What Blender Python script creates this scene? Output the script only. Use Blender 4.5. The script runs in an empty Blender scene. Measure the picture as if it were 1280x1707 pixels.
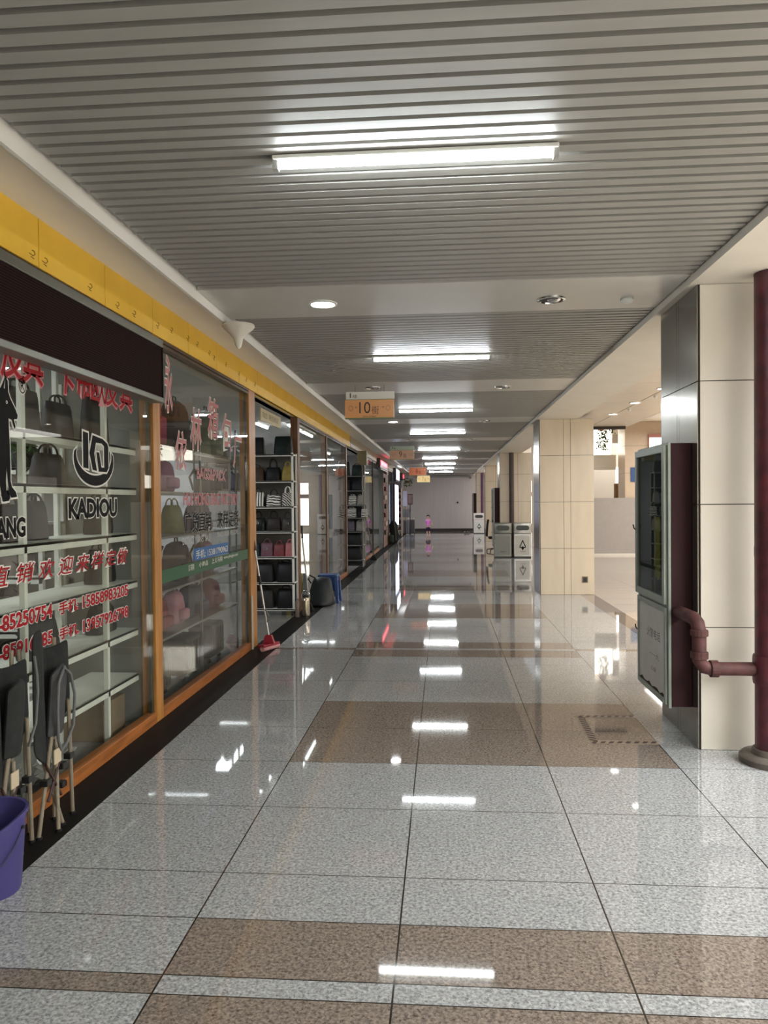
import bpy, bmesh, math, random
from mathutils import Vector, Matrix

SC = bpy.context.scene
COL = SC.collection
random.seed(7)
PI = math.pi

# ------------------------------------------------------------------ camera
cam_d = bpy.data.cameras.new('camera')
cam_d.sensor_fit = 'HORIZONTAL'
cam_d.sensor_width = 36.0
cam_d.lens = 36.0 * 1270.65 / 1280.0
cam_d.clip_start = 0.05
cam_d.clip_end = 300
CAM = bpy.data.objects.new('camera', cam_d)
COL.objects.link(CAM)
_y, _p, _r = 0.0779931628, -0.0139862495, -0.00906289494
_F = Vector((-math.sin(_y) * math.cos(_p), math.cos(_y) * math.cos(_p), math.sin(_p)))
_R = Vector((math.cos(_y), math.sin(_y), 0))
_U = _R.cross(_F)
_R2 = _R * math.cos(_r) + _U * math.sin(_r)
_U2 = _R2.cross(_F)
CAM.matrix_world = Matrix(((_R2.x, _U2.x, -_F.x, 0), (_R2.y, _U2.y, -_F.y, 0), (_R2.z, _U2.z, -_F.z, 1.68), (0, 0, 0, 1)))
SC.camera = CAM

# ------------------------------------------------------------------ world, exposure, lights
SC.view_settings.view_transform = 'Standard'
SC.view_settings.look = 'None'
SC.view_settings.exposure = 1.08
SC.view_settings.gamma = 1.0
SC.view_settings.use_curve_mapping = False
W = bpy.data.worlds.new('world')
SC.world = W
W.use_nodes = True
W.node_tree.nodes['Background'].inputs[0].default_value = (0.97, 0.98, 1.0, 1)
W.node_tree.nodes['Background'].inputs[1].default_value = 0.25
try:
    SC.cycles.max_bounces = 8
    SC.cycles.transparent_max_bounces = 16
    SC.cycles.sample_clamp_indirect = 6.0
    SC.cycles.use_denoising = True
except Exception:
    pass

TUBE_E = 34.0          # corridor fluorescent tubes
TUBE_YS = [-5.5, -1.1, 3.22, 7.71, 12.18, 16.2, 21.5, 25.8, 29.8, 33.9, 38.0]


def area(name, loc, sx, sy, power, color=(1, 1, 1), rot=(0, 0, 0)):
    d = bpy.data.lights.new(name, 'AREA')
    d.shape = 'RECTANGLE'
    d.size, d.size_y = sx, sy
    d.energy = power
    d.color = color
    o = bpy.data.objects.new(name, d)
    o.location = loc
    o.rotation_euler = rot
    COL.objects.link(o)
    return o


WARM = (1.0, 0.965, 0.915)
COOL = (0.90, 0.95, 1.0)
# the bright hall to the right of the columns
area('hall_light', (5.0, 0.3, 3.7), 4.0, 10.0, 1120, (0.93, 0.975, 1.0))
area('hall_light', (6.6, 11.0, 3.7), 5.0, 6.0, 175, WARM)
area('hall_light', (7.6, 19.0, 3.7), 4.0, 6.0, 175, WARM)
area('hall_light', (6.6, 30.0, 3.7), 5.0, 8.0, 175, WARM)
area('hall_light', (6.6, 40.0, 3.7), 5.0, 6.0, 150, WARM)
# shop ceiling lights
area('shop_light', (-4.2, 3.4, 2.9), 1.6, 2.4, 34, COOL)
area('shop_light', (-4.0, 8.6, 2.9), 0.3, 2.4, 34, COOL)
area('shop_light', (-3.8, 14.4, 2.9), 0.4, 3.4, 40, COOL)
area('shop_light', (-3.8, 19.3, 2.9), 0.4, 2.0, 14, COOL)
area('shop_light', (-3.8, 25.5, 2.9), 0.4, 4.0, 30, COOL)
area('shop_light', (-3.8, 36.0, 2.9), 0.4, 6.0, 40, COOL)


# ------------------------------------------------------------------ material helpers
class N:
    """a socket with arithmetic"""
    def __init__(s, t, k): s.t, s.k = t, k
    def _m(s, op, *a):
        n = s.t.nodes.new('ShaderNodeMath'); n.operation = op
        for i, v in enumerate((s,) + a):
            if isinstance(v, N): s.t.links.new(v.k, n.inputs[i])
            else: n.inputs[i].default_value = v
        return N(s.t, n.outputs[0])
    def __add__(s, o): return s._m('ADD', o)
    def __sub__(s, o): return s._m('SUBTRACT', o)
    def __mul__(s, o): return s._m('MULTIPLY', o)
    def lt(s, o): return s._m('LESS_THAN', o)
    def gt(s, o): return s._m('GREATER_THAN', o)
    def abs(s): return s._m('ABSOLUTE')
    def wrap(s, a, b): return s._m('WRAP', b, a)
    def mx(s, o): return s._m('MAXIMUM', o)
    def mn(s, o): return s._m('MINIMUM', o)


MATS = {}


def base(name):
    m = bpy.data.materials.new(name)
    m.use_nodes = True
    t = m.node_tree
    b = t.nodes['Principled BSDF']
    return m, t, b


def rgb(h):
    """sRGB 0-255 triple to linear"""
    return tuple(((c / 255) / 12.92 if c / 255 <= 0.04045 else (((c / 255) + 0.055) / 1.055) ** 2.4) for c in h) + (1,)


def mat(name, c, rough=0.5, metal=0.0, spec=0.5, var=0.0, scale=8.0, stretch=None, emit=None, es=0.0, bump=0.0, c2=None, coat=0.0):
    if name in MATS: return MATS[name]
    m, t, b = base(name)
    col = c if len(c) == 4 else tuple(c) + (1,)
    b.inputs['Base Color'].default_value = col
    b.inputs['Roughness'].default_value = rough
    b.inputs['Metallic'].default_value = metal
    b.inputs['Specular IOR Level'].default_value = spec
    b.inputs['Coat Weight'].default_value = coat
    if var or bump:
        tc = t.nodes.new('ShaderNodeTexCoord')
        mp = t.nodes.new('ShaderNodeMapping')
        if stretch: mp.inputs['Scale'].default_value = stretch
        t.links.new(tc.outputs['Object'], mp.inputs[0])
        nz = t.nodes.new('ShaderNodeTexNoise')
        nz.inputs['Scale'].default_value = scale
        nz.inputs['Detail'].default_value = 5
        t.links.new(mp.outputs[0], nz.inputs[0])
        if var:
            mix = t.nodes.new('ShaderNodeMix'); mix.data_type = 'RGBA'
            d = c2 if c2 else tuple(x * (1 - var) for x in col[:3]) + (1,)
            u = col if c2 else tuple(min(1, x * (1 + var)) for x in col[:3]) + (1,)
            mix.inputs[6].default_value = d
            mix.inputs[7].default_value = u
            cr = t.nodes.new('ShaderNodeMapRange')
            cr.inputs[1].default_value = 0.3; cr.inputs[2].default_value = 0.7
            t.links.new(nz.outputs[0], cr.inputs[0])
            t.links.new(cr.outputs[0], mix.inputs[0])
            t.links.new(mix.outputs[2], b.inputs['Base Color'])
        if bump:
            bp = t.nodes.new('ShaderNodeBump'); bp.inputs['Strength'].default_value = bump
            bp.inputs['Distance'].default_value = 0.01
            t.links.new(nz.outputs[0], bp.inputs['Height'])
            t.links.new(bp.outputs[0], b.inputs['Normal'])
    if emit:
        b.inputs['Emission Color'].default_value = tuple(emit) + (1,) if len(emit) == 3 else emit
        b.inputs['Emission Strength'].default_value = es
    MATS[name] = m
    return m


def granite_floor():
    m, t, b = base('polished_granite')
    g = t.nodes.new('ShaderNodeNewGeometry')
    s = t.nodes.new('ShaderNodeSeparateXYZ')
    t.links.new(g.outputs['Position'], s.inputs[0])
    x, y = N(t, s.outputs[0]), N(t, s.outputs[1])
    v = (y - 2.572).wrap(-3.03, 3.03).abs()          # distance from a banded row, 0..3.03
    inC = x.gt(-1.011) * x.lt(1.455)
    side = x.gt(-1.95) * x.lt(-1.011)
    side = side.mx(x.gt(1.455) * x.lt(2.39))
    strip = v.lt(0.053)
    bandA = v.lt(0.424) * (v.gt(0.053))
    bandB = v.gt(2.28)
    brown = inC * bandA.mx(bandB)
    brown = brown.mx(side * strip)
    border = x.gt(2.39) * x.lt(2.64)
    brown = brown.mx(border)
    hall = x.gt(2.64)
    # joints
    w = 0.0035
    j = None
    for xv in (-1.011, -0.185, 0.64, 1.455, 2.39, 2.64, 3.6, 4.56, 5.52, 6.5):
        q = (x - xv).abs().lt(w)
        j = q if j is None else j.mx(q)
    for dv in (0.053, 0.424, 0.802, 1.552, 2.28, 3.03):
        j = j.mx((v - dv).abs().lt(w * 0.8))
    # speckle
    def noise(sc, det=2):
        n = t.nodes.new('ShaderNodeTexNoise')
        n.inputs['Scale'].default_value = sc; n.inputs['Detail'].default_value = det
        t.links.new(g.outputs['Position'], n.inputs[0])
        return N(t, n.outputs[0])
    sp = noise(70, 3)
    vo = t.nodes.new('ShaderNodeTexVoronoi'); vo.inputs['Scale'].default_value = 150
    t.links.new(g.outputs['Position'], vo.inputs['Vector'])
    sv = t.nodes.new('ShaderNodeSeparateColor'); t.links.new(vo.outputs['Color'], sv.inputs[0])
    grain = (sp - 0.5) * 1.5 + (N(t, sv.outputs[0]) - 0.5) * 0.45
    f = (grain + 0.5).mx(0.0).mn(1.0)

    def mixc(fac, a, c):
        n = t.nodes.new('ShaderNodeMix'); n.data_type = 'RGBA'
        t.links.new(fac.k, n.inputs[0])
        for i, k in ((6, a), (7, c)):
            if isinstance(k, tuple): n.inputs[i].default_value = k
            else: t.links.new(k, n.inputs[i])
        return n.outputs[2]
    grey = mixc(f, rgb((100, 100, 100)), rgb((198, 199, 199)))
    brn = mixc(f, rgb((70, 61, 55)), rgb((164, 150, 138)))
    pale = mixc(f, rgb((176, 166, 152)), rgb((214, 206, 194)))
    c = mixc(hall, grey, pale)
    c = mixc(brown, c, brn)
    c = mixc(j, c, rgb((46, 40, 34)))
    t.links.new(c, b.inputs['Base Color'])
    rr = noise(1.3, 3) * 0.03 + 0.02
    t.links.new(rr.k, b.inputs['Roughness'])
    b.inputs['Specular IOR Level'].default_value = 0.62
    bp = t.nodes.new('ShaderNodeBump'); bp.inputs['Strength'].default_value = 0.03; bp.inputs['Distance'].default_value = 0.003
    nz = noise(2.2, 1)
    t.links.new(nz.k, bp.inputs['Height'])
    t.links.new(bp.outputs[0], b.inputs['Normal'])
    return m


def glass(name, tint=(0.95, 0.97, 0.955), refl=0.62):
    m = bpy.data.materials.new(name)
    m.use_nodes = True
    t = m.node_tree
    t.nodes.clear()
    o = t.nodes.new('ShaderNodeOutputMaterial')
    tr = t.nodes.new('ShaderNodeBsdfTransparent'); tr.inputs[0].default_value = tint + (1,)
    gl = t.nodes.new('ShaderNodeBsdfGlossy'); gl.inputs['Roughness'].default_value = 0.0
    ge = t.nodes.new('ShaderNodeNewGeometry')
    dt = t.nodes.new('ShaderNodeVectorMath'); dt.operation = 'DOT_PRODUCT'
    t.links.new(ge.outputs['Normal'], dt.inputs[0]); t.links.new(ge.outputs['Incoming'], dt.inputs[1])
    c = N(t, dt.outputs['Value']).abs()
    k = (c * -1.0) + 1.0
    f = (((k * k) * (k * k)) * k * 0.96 + 0.04) * refl
    f = f.mn(1.0)
    mx = t.nodes.new('ShaderNodeMixShader')
    t.links.new(f.k, mx.inputs[0]); t.links.new(tr.outputs[0], mx.inputs[1]); t.links.new(gl.outputs[0], mx.inputs[2])
    t.links.new(mx.outputs[0], o.inputs[0])
    return m


def stripes(name, a, b_, scale, dist=0.0, direction='Z', thr=0.5, rough=0.5, spec=0.4):
    m, t, b = base(name)
    tc = t.nodes.new('ShaderNodeTexCoord')
    wv = t.nodes.new('ShaderNodeTexWave')
    wv.bands_direction = direction
    wv.inputs['Scale'].default_value = scale
    wv.inputs['Distortion'].default_value = dist
    wv.inputs['Detail'].default_value = 1
    t.links.new(tc.outputs['Object'], wv.inputs[0])
    f = N(t, wv.outputs[1]).gt(thr)
    mx = t.nodes.new('ShaderNodeMix'); mx.data_type = 'RGBA'
    t.links.new(f.k, mx.inputs[0])
    mx.inputs[6].default_value = a; mx.inputs[7].default_value = b_
    t.links.new(mx.outputs[2], b.inputs['Base Color'])
    b.inputs['Roughness'].default_value = rough
    b.inputs['Specular IOR Level'].default_value = spec
    return m


M_FLOOR = granite_floor()
M_BLACKSTONE = mat('black_granite', rgb((22, 21, 20)), 0.5, spec=0.08, var=0.3, scale=60)
M_SLAT = mat('slat_metal', rgb((154, 152, 146)), 0.45, 0.0, var=0.05, scale=3, stretch=(0.3, 6, 6))
M_PANEL = mat('ceiling_panel_metal', rgb((196, 193, 186)), 0.3, var=0.03, scale=4)
M_PLENUM = mat('plenum_dark', rgb((30, 28, 25)), 0.9, var=0.2, scale=4)
M_PLASTER = mat('plaster_cream', rgb((222, 215, 202)), 0.7, var=0.03, scale=3)
M_SOFFIT = mat('soffit_grey', rgb((244, 241, 234)), 0.6, var=0.03, scale=2)
M_YELLOW = mat('yellow_panel', rgb((250, 202, 66)), 0.45, var=0.05, scale=3)
M_ORANGE = mat('orange_wood', rgb((182, 124, 58)), 0.42, var=0.25, scale=5, stretch=(6, 6, 0.6))
M_RAIL = mat('orange_wood_rail', rgb((160, 96, 44)), 0.45, var=0.3, scale=5, stretch=(6, 0.6, 6))
M_BROWNWOOD = mat('brown_wood', rgb((112, 74, 48)), 0.5, var=0.2, scale=4, stretch=(6, 6, 0.6))
M_GLASS = glass('shop_glass')
M_DARKGLASS = glass('cabinet_glass', (0.75, 0.78, 0.76), 0.9)
M_ALU = mat('grey_aluminium', rgb((118, 118, 110)), 0.4, 0.5, var=0.05)
M_SHUTTER = stripes('shutter_brown', rgb((48, 33, 31)), rgb((30, 21, 20)), 22, 0, 'Z', 0.5, 0.8, 0.05)
M_WHITE = mat('white_laminate', rgb((226, 226, 218)), 0.5, var=0.03)
M_SHELF = mat('white_shelf', rgb((218, 218, 206)), 0.55, var=0.05)
M_WALL = mat('shop_wall', rgb((186, 184, 176)), 0.8, var=0.05, scale=2)
M_SHOPFLOOR = mat('shop_floor_tile', rgb((120, 118, 112)), 0.2, var=0.1, scale=12)
M_TAN = mat('tan_stone', rgb((214, 198, 174)), 0.24, var=0.05, scale=2.5, stretch=(3, 3, 0.6))
M_STEEL = mat('brushed_steel', rgb((150, 146, 138)), 0.2, 0.85, var=0.08, scale=5, stretch=(8, 8, 0.3))
M_JOINT = mat('dark_joint', rgb((52, 44, 38)), 0.8)
M_PIPE = mat('red_pipe_paint', rgb((104, 44, 54)), 0.4, var=0.45, scale=9, c2=rgb((64, 32, 36)), bump=0.3)
M_CABSIDE = mat('maroon_panel', rgb((54, 28, 31)), 0.6, spec=0.2, var=0.06)
M_CABFRAME = mat('grey_green_metal', rgb((150, 158, 148)), 0.4, 0.2, var=0.06)
M_GREYPAPER = mat('grey_panel', rgb((200, 200, 194)), 0.5, var=0.08, scale=5)
M_BLACK = mat('black_plastic', rgb((26, 26, 25)), 0.45)
M_BLACKCLOTH = mat('black_cloth', rgb((30, 31, 30)), 0.85, var=0.2, scale=30, bump=0.2)
M_CHROME = mat('chrome', rgb((200, 200, 198)), 0.15, 1.0)
M_VINYL_B = mat('vinyl_black', rgb((18, 18, 18)), 0.6, spec=0.1)
M_VINYL_W = mat('vinyl_white', rgb((225, 222, 212)), 0.6)
M_VINYL_R = mat('vinyl_red', rgb((160, 30, 38)), 0.6, spec=0.15)
M_VINYL_P = mat('vinyl_faded_pink', rgb((202, 128, 128)), 0.6)
M_TUBE = mat('tube_glow', (1, 1, 1), 0.3, emit=(0.90, 0.97, 1.0), es=TUBE_E)
M_SHOPTUBE = mat('shop_tube_glow', (1, 1, 1), 0.3, emit=(0.9, 0.95, 1.0), es=9.0)
M_LED = mat('downlight_glow', (1, 1, 1), 0.3, emit=(0.97, 0.98, 1.0), es=22.0)
M_WARMGLOW = mat('warm_lit_panel', (1, 1, 1), 0.3, emit=(1.0, 0.93, 0.8), es=2.6)
M_PLANT = mat('leaf_green', rgb((62, 92, 44)), 0.6, var=0.3, scale=9)


# ------------------------------------------------------------------ mesh helpers
class MB:
    """collects shapes into ONE mesh object"""
    def __init__(s): s.v, s.f = [], []

    def add(s, vs, fs):
        o = len(s.v)
        s.v += [tuple(p) for p in vs]
        s.f += [tuple(i + o for i in f) for f in fs]
        return s

    def box(s, x0, x1, y0, y1, z0, z1):
        x0, x1 = sorted((x0, x1)); y0, y1 = sorted((y0, y1)); z0, z1 = sorted((z0, z1))
        return s.add([(x0, y0, z0), (x1, y0, z0), (x1, y1, z0), (x0, y1, z0), (x0, y0, z1), (x1, y0, z1), (x1, y1, z1), (x0, y1, z1)],
                     [(0, 3, 2, 1), (4, 5, 6, 7), (0, 1, 5, 4), (1, 2, 6, 5), (2, 3, 7, 6), (3, 0, 4, 7)])

    def prism(s, pts, axis, a, b):
        """extrude a 2-D outline along an axis (x: pts are (y,z); y: (x,z); z: (x,y))"""
        n = len(pts)
        def P(p, t): return {'x': (t, p[0], p[1]), 'y': (p[0], t, p[1]), 'z': (p[0], p[1], t)}[axis]
        vs = [P(p, a) for p in pts] + [P(p, b) for p in pts]
        fs = [tuple(range(n))[::-1], tuple(range(n, 2 * n))] + [(i, (i + 1) % n, n + (i + 1) % n, n + i) for i in range(n)]
        return s.add(vs, fs)

    def tube(s, pts, r, n=10, cap=True, closed=False):
        pts = [Vector(p) for p in pts]
        m = len(pts)
        rs = r if isinstance(r, (list, tuple)) else [r] * m
        vs, up = [], None
        for i, p in enumerate(pts):
            if closed: d = (pts[(i + 1) % m] - pts[i - 1])
            else: d = pts[min(i + 1, m - 1)] - pts[max(i - 1, 0)]
            d.normalize()
            if up is None:
                up = Vector((0, 0, 1)) if abs(d.z) < 0.9 else Vector((1, 0, 0))
            a = up - d * up.dot(d)
            if a.length < 1e-5: a = d.orthogonal()
            a.normalize(); up = a
            c = d.cross(a)
            for k in range(n):
                t = 2 * PI * k / n
                vs.append(p + (a * math.cos(t) + c * math.sin(t)) * rs[i])
        fs = []
        for i in range(m if closed else m - 1):
            j = (i + 1) % m
            for k in range(n):
                fs.append((i * n + k, i * n + (k + 1) % n, j * n + (k + 1) % n, j * n + k))
        if cap and not closed:
            fs.append(tuple(range(n))[::-1]); fs.append(tuple(range((m - 1) * n, m * n)))
        return s.add(vs, fs)

    def cyl(s, p0, p1, r, n=14): return s.tube([p0, p1], r, n)

    def lathe(s, prof, c=(0, 0, 0), n=24, cap=True):
        vs, fs = [], []
        for r, z in prof:
            for k in range(n):
                t = 2 * PI * k / n
                vs.append((c[0] + r * math.cos(t), c[1] + r * math.sin(t), c[2] + z))
        for i in range(len(prof) - 1):
            for k in range(n):
                fs.append((i * n + k, i * n + (k + 1) % n, (i + 1) * n + (k + 1) % n, (i + 1) * n + k))
        if cap:
            fs.append(tuple(range(n))[::-1]); fs.append(tuple(range((len(prof) - 1) * n, len(prof) * n)))
        return s.add(vs, fs)

    def sheet(s, rows, thick=0.004):
        """a thin solid sheet from a grid of points"""
        R, Cn = len(rows), len(rows[0])
        g = [[Vector(p) for p in r] for r in rows]
        top, bot = [], []
        for i in range(R):
            for j in range(Cn):
                du = g[i][min(j + 1, Cn - 1)] - g[i][max(j - 1, 0)]
                dv = g[min(i + 1, R - 1)][j] - g[max(i - 1, 0)][j]
                nn = du.cross(dv)
                nn = nn.normalized() if nn.length > 1e-9 else Vector((0, 0, 1))
                top.append(g[i][j] + nn * thick / 2); bot.append(g[i][j] - nn * thick / 2)
        o = R * Cn
        fs = []
        for i in range(R - 1):
            for j in range(Cn - 1):
                a, b, c, d = i * Cn + j, i * Cn + j + 1, (i + 1) * Cn + j + 1, (i + 1) * Cn + j
                fs += [(a, b, c, d), (o + d, o + c, o + b, o + a)]
        for i in range(R - 1):
            a, d = i * Cn, (i + 1) * Cn
            fs.append((a, d, o + d, o + a))
            a, d = i * Cn + Cn - 1, (i + 1) * Cn + Cn - 1
            fs.append((d, a, o + a, o + d))
        for j in range(Cn - 1):
            fs.append((j + 1, j, o + j, o + j + 1))
            a = (R - 1) * Cn + j
            fs.append((a, a + 1, o + a + 1, o + a))
        return s.add(top + bot, fs)

    def build(s, name, m, parent=None, bevel=0.0, smooth=False, seg=2, subsurf=0, angle=40):
        off = Vector((0, 0, 0))
        if parent is not None:
            p = parent
            while p is not None:
                off += p.location; p = p.parent
        else:
            xs = [v[0] for v in s.v]; ys = [v[1] for v in s.v]; zs = [v[2] for v in s.v]
            off = Vector(((min(xs) + max(xs)) / 2, (min(ys) + max(ys)) / 2, min(zs)))
        me = bpy.data.meshes.new(name)
        me.from_pydata([tuple(Vector(v) - off) for v in s.v], [], s.f)
        bm = bmesh.new(); bm.from_mesh(me)
        bmesh.ops.recalc_face_normals(bm, faces=bm.faces)
        if bevel > 0:
            es = [e for e in bm.edges if len(e.link_faces) == 2 and e.calc_face_angle(0) > math.radians(angle)]
            bmesh.ops.bevel(bm, geom=es, offset=bevel, segments=seg, profile=0.5, affect='EDGES', clamp_overlap=True)
        if smooth:
            for f in bm.faces: f.smooth = True
            for e in bm.edges:
                if len(e.link_faces) == 2 and e.calc_face_angle(0) > math.radians(angle): e.smooth = False
        bm.to_mesh(me); bm.free()
        me.materials.append(m)
        o = bpy.data.objects.new(name, me)
        COL.objects.link(o)
        if parent is not None: o.parent = parent
        else: o.location = off
        if subsurf:
            md = o.modifiers.new('sub', 'SUBSURF'); md.levels = subsurf; md.render_levels = subsurf
        return o


def tag(o, label=None, cat=None, group=None, kind=None):
    if label: o['label'] = label
    if cat: o['category'] = cat
    if group: o['group'] = group
    if kind: o['kind'] = kind
    return o


def thing(name, label, cat, loc, group=None):
    o = bpy.data.objects.new(name, None)
    o.empty_display_size = 0.1
    o.location = loc
    COL.objects.link(o)
    return tag(o, label, cat, group)


def struct(name, label, cat, loc=None):
    """an Empty for a part of the setting"""
    o = bpy.data.objects.new(name, None)
    o.location = loc or (0, 0, 0)
    COL.objects.link(o)
    return tag(o, label, cat, None, 'structure')


def sbox(name, m, b, label, cat, parent=None, bevel=0):
    o = MB().box(*b).build(name, m, parent, bevel)
    return tag(o, label, cat, None, 'structure') if parent is None else o


def copy_tree(o, parent=None):
    c = o.copy(); COL.objects.link(c)
    if parent is not None: c.parent = parent
    for ch in list(o.children): copy_tree(ch, c)
    return c


_tcache = {}


def glyphs(body, off=0.0):
    k = (body, off)
    if k in _tcache: return _tcache[k]
    c = bpy.data.curves.new('t', 'FONT')
    c.body = body
    c.offset = off
    c.resolution_u = 3
    o = bpy.data.objects.new('t', c)
    COL.objects.link(o)
    bpy.context.view_layer.update()
    me = bpy.data.meshes.new_from_object(o.evaluated_get(bpy.context.evaluated_depsgraph_get()))
    vs = [tuple(v.co) for v in me.vertices]; fs = [tuple(p.vertices) for p in me.polygons]
    bpy.data.objects.remove(o); bpy.data.curves.remove(c); bpy.data.meshes.remove(me)
    _tcache[k] = (vs, fs)
    return vs, fs


def put_text(mb, body, box, origin, ux, uz, nrm, depth=0.0, off=0.0, shear=0.0, fit=None, slope=0.0):
    """lay glyphs in a box (u0,u1,v0,v1) on the plane origin + u*ux + v*uz"""
    ref, _ = glyphs(body, 0.0) if fit is None else glyphs(fit, 0.0)
    vs, fs = glyphs(body, off)
    x0 = min(v[0] for v in ref); x1 = max(v[0] for v in ref); y0 = min(v[1] for v in ref); y1 = max(v[1] for v in ref)
    u0, u1, w0, w1 = box
    O, UX, UZ, NN = Vector(origin), Vector(ux), Vector(uz), Vector(nrm)
    out = []
    for v in vs:
        a = (v[0] - x0) / (x1 - x0); b = (v[1] - y0) / (y1 - y0)
        u = u0 + a * (u1 - u0) + shear * (b - 0.5) * (w1 - w0)
        w = w0 + b * (w1 - w0) + slope * (a - 0.5)
        out.append(O + UX * u + UZ * w + NN * depth)
    mb.add(out, fs)
    return mb


def lettering(name, items, fill, line, parent, x=-2.199, off=0.045, label=None, bold=0.010):
    """vinyl letters on the window plane; items: (text, y0, y1, z0, z1, shear)"""
    a, b = MB(), MB()
    for (tx, y0, y1, z0, z1, sh) in items:
        put_text(a, tx, (y0, y1, z0, z1), (x, 0, 0), (0, 1, 0), (0, 0, 1), (1, 0, 0), 0.0, bold, sh)
        if line: put_text(b, tx, (y0, y1, z0, z1), (x, 0, 0), (0, 1, 0), (0, 0, 1), (1, 0, 0), -0.002, off, sh)
    o = a.build(name, fill, parent)
    if label: o['label'] = label
    if line:
        b.build('lettering_outline', line, parent)
    return o


# ================================================================== SETTING
# ---- floor
tag(MB().box(-1.93, 12.0, -8.0, 46.0, -0.1, 0.0).build('floor', M_FLOOR), 'polished grey granite floor with brown bands', 'floor', None, 'structure')
tag(MB().box(-6.5, -2.21, -8.0, 46.0, -0.1, 0.0).build('floor', M_SHOPFLOOR), 'dull grey shop floor behind the windows', 'floor', None, 'structure')
tag(MB().box(-2.21, -1.93, -8.0, 46.0, -0.1, 0.0).build('trim_1', M_BLACKSTONE), 'black stone strip along the foot of the shop windows', 'floor strip', None, 'structure')

# ---- hazard tape frame on the floor
tape = MB()
def hazard(p0, p1, n, w):
    p0, p1 = Vector(p0), Vector(p1)
    d = (p1 - p0); L = d.length; d.normalize(); q = Vector((-d.y, d.x, 0))
    st = L / n
    for i in range(n):
        a = p0 + d * (i * st)
        b = a + d * st * 0.55
        k = d * w * 0.55
        tape.add([a - q * w / 2, b - q * w / 2, b + q * w / 2 + k, a + q * w / 2 + k], [(0, 1, 2, 3)])
hazard((1.02, 5.98, 0.0022), (1.46, 6.0, 0.0022), 8, 0.045)
hazard((1.045, 5.97, 0.0022), (1.03, 5.36, 0.0022), 11, 0.05)
hazard((1.0, 5.34, 0.0022), (1.46, 5.36, 0.0022), 8, 0.045)
tb = thing('hazard_tape', 'worn striped hazard tape frame stuck on floor before fire cabinet', 'floor tape', (1.2, 5.7, 0.0))
MB().box(1.0, 1.46, 5.955, 6.01, 0.0, 0.0015).box(1.005, 1.06, 5.39, 5.955, 0.0, 0.0015).box(1.0, 1.46, 5.32, 5.39, 0.0, 0.0015).build('backing_tape', mat('tape_tan', rgb((150, 132, 112)), 0.5), tb)
tape.build('dark_stripes', mat('tape_dark', rgb((66, 44, 40)), 0.6), tb)

# ---- corridor ceiling: slat bays and flat panels
PAN = [(5.17, 6.03), (9.4, 10.38), (13.65, 14.5), (17.95, 18.85), (22.35, 23.25), (26.6, 27.4), (30.7, 31.5), (34.8, 35.6), (39.1, 39.9)]
bays = [(-8.0, -3.5), (-2.6, 0.9), (1.75, 5.17)]
PAN = [(-3.5, -2.6), (0.9, 1.75)] + PAN
for i in range(2, len(PAN)):
    bays.append((PAN[i][1], PAN[i + 1][0] if i + 1 < len(PAN) else 42.5))
ZC = 3.15
for k, (a, b) in enumerate(bays):
    mb = MB()
    n = int(round((b - a) / 0.092))
    st = (b - a) / n
    for i in range(n):
        y = a + i * st
        mb.prism([(y, ZC + 0.036), (y + 0.002, ZC), (y + 0.064, ZC), (y + 0.066, ZC + 0.036)], 'x', -1.655, 1.628)
    o = mb.build('ceiling', M_SLAT)
    tag(o, ['slatted metal ceiling bay', 'slatted ceiling bay'][0] + ' with a run of grey crosswise slats', 'ceiling', 'slatted ceiling bays', 'structure')
for k, (a, b) in enumerate(PAN):
    o = MB().box(-1.69, 1.63, a + 0.006, b - 0.006, ZC, ZC + 0.04).build('ceiling', M_PANEL, None, 0.003)
    tag(o, 'flat grey metal ceiling panel strip between slatted bays', 'ceiling', 'flat ceiling panels', 'structure')
sbox('ceiling', M_PLENUM, (-1.694, 1.64, -8, 42.5, 3.40, 3.5), 'dark void above the slats', 'ceiling')
# left soffit with upstand, right beam
tag(MB().box(-2.4, -1.712, -8, 42.5, 3.24, 3.5).build('trim_2', M_SOFFIT), 'pale grey soffit strip above the yellow fascia', 'soffit', None, 'structure')
tag(MB().box(1.64, 2.36, -8, 42.5, 3.1, 3.6).build('trim_3', M_PLASTER), 'cream beam running over the row of columns', 'beam', None, 'structure')
tag(MB().box(-1.712, -1.694, -8, 42.5, 3.085, 3.5).build('trim_10', mat('white_edge', rgb((232, 228, 220)), 0.6)), 'white upright edge strip along the left ends of slats', 'trim', None, 'structure')
# far end
tag(MB().box(-2.3, 1.9, 42.5, 42.7, 0, 3.4).build('wall_end', mat('grey_hoarding', rgb((206, 200, 201)), 0.6, var=0.04, scale=2, stretch=(6, 1, 0.3))), 'plain grey wall closing the far end of corridor', 'wall', None, 'structure')
tag(MB().box(-2.2, 1.7, 42.44, 42.5, 0, 0.14).build('baseboard_end', mat('dark_skirting', rgb((44, 38, 36)), 0.4)), 'dark skirting along the far grey wall', 'baseboard', None, 'structure')
tag(MB().tube([(-1.5, 42.44, 3.03), (1.3, 42.44, 3.03), (1.45, 42.44, 3.0), (1.52, 42.44, 2.9)], 0.06, 10).build('duct', mat('duct_grey', rgb((150, 146, 140)), 0.4)), 'grey round duct along the top of the far wall', 'duct')
tag(MB().lathe([(0.055, -0.02), (0.055, 0.02)], (0, 0, 0)).build('wall_bell', M_BLACK), 'small dark round fitting on the far grey wall', 'wall fitting')
bell = bpy.data.objects['wall_bell']; bell.rotation_euler = (PI / 2, 0, 0); bell.location = (0.78, 42.49, 1.58)

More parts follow.
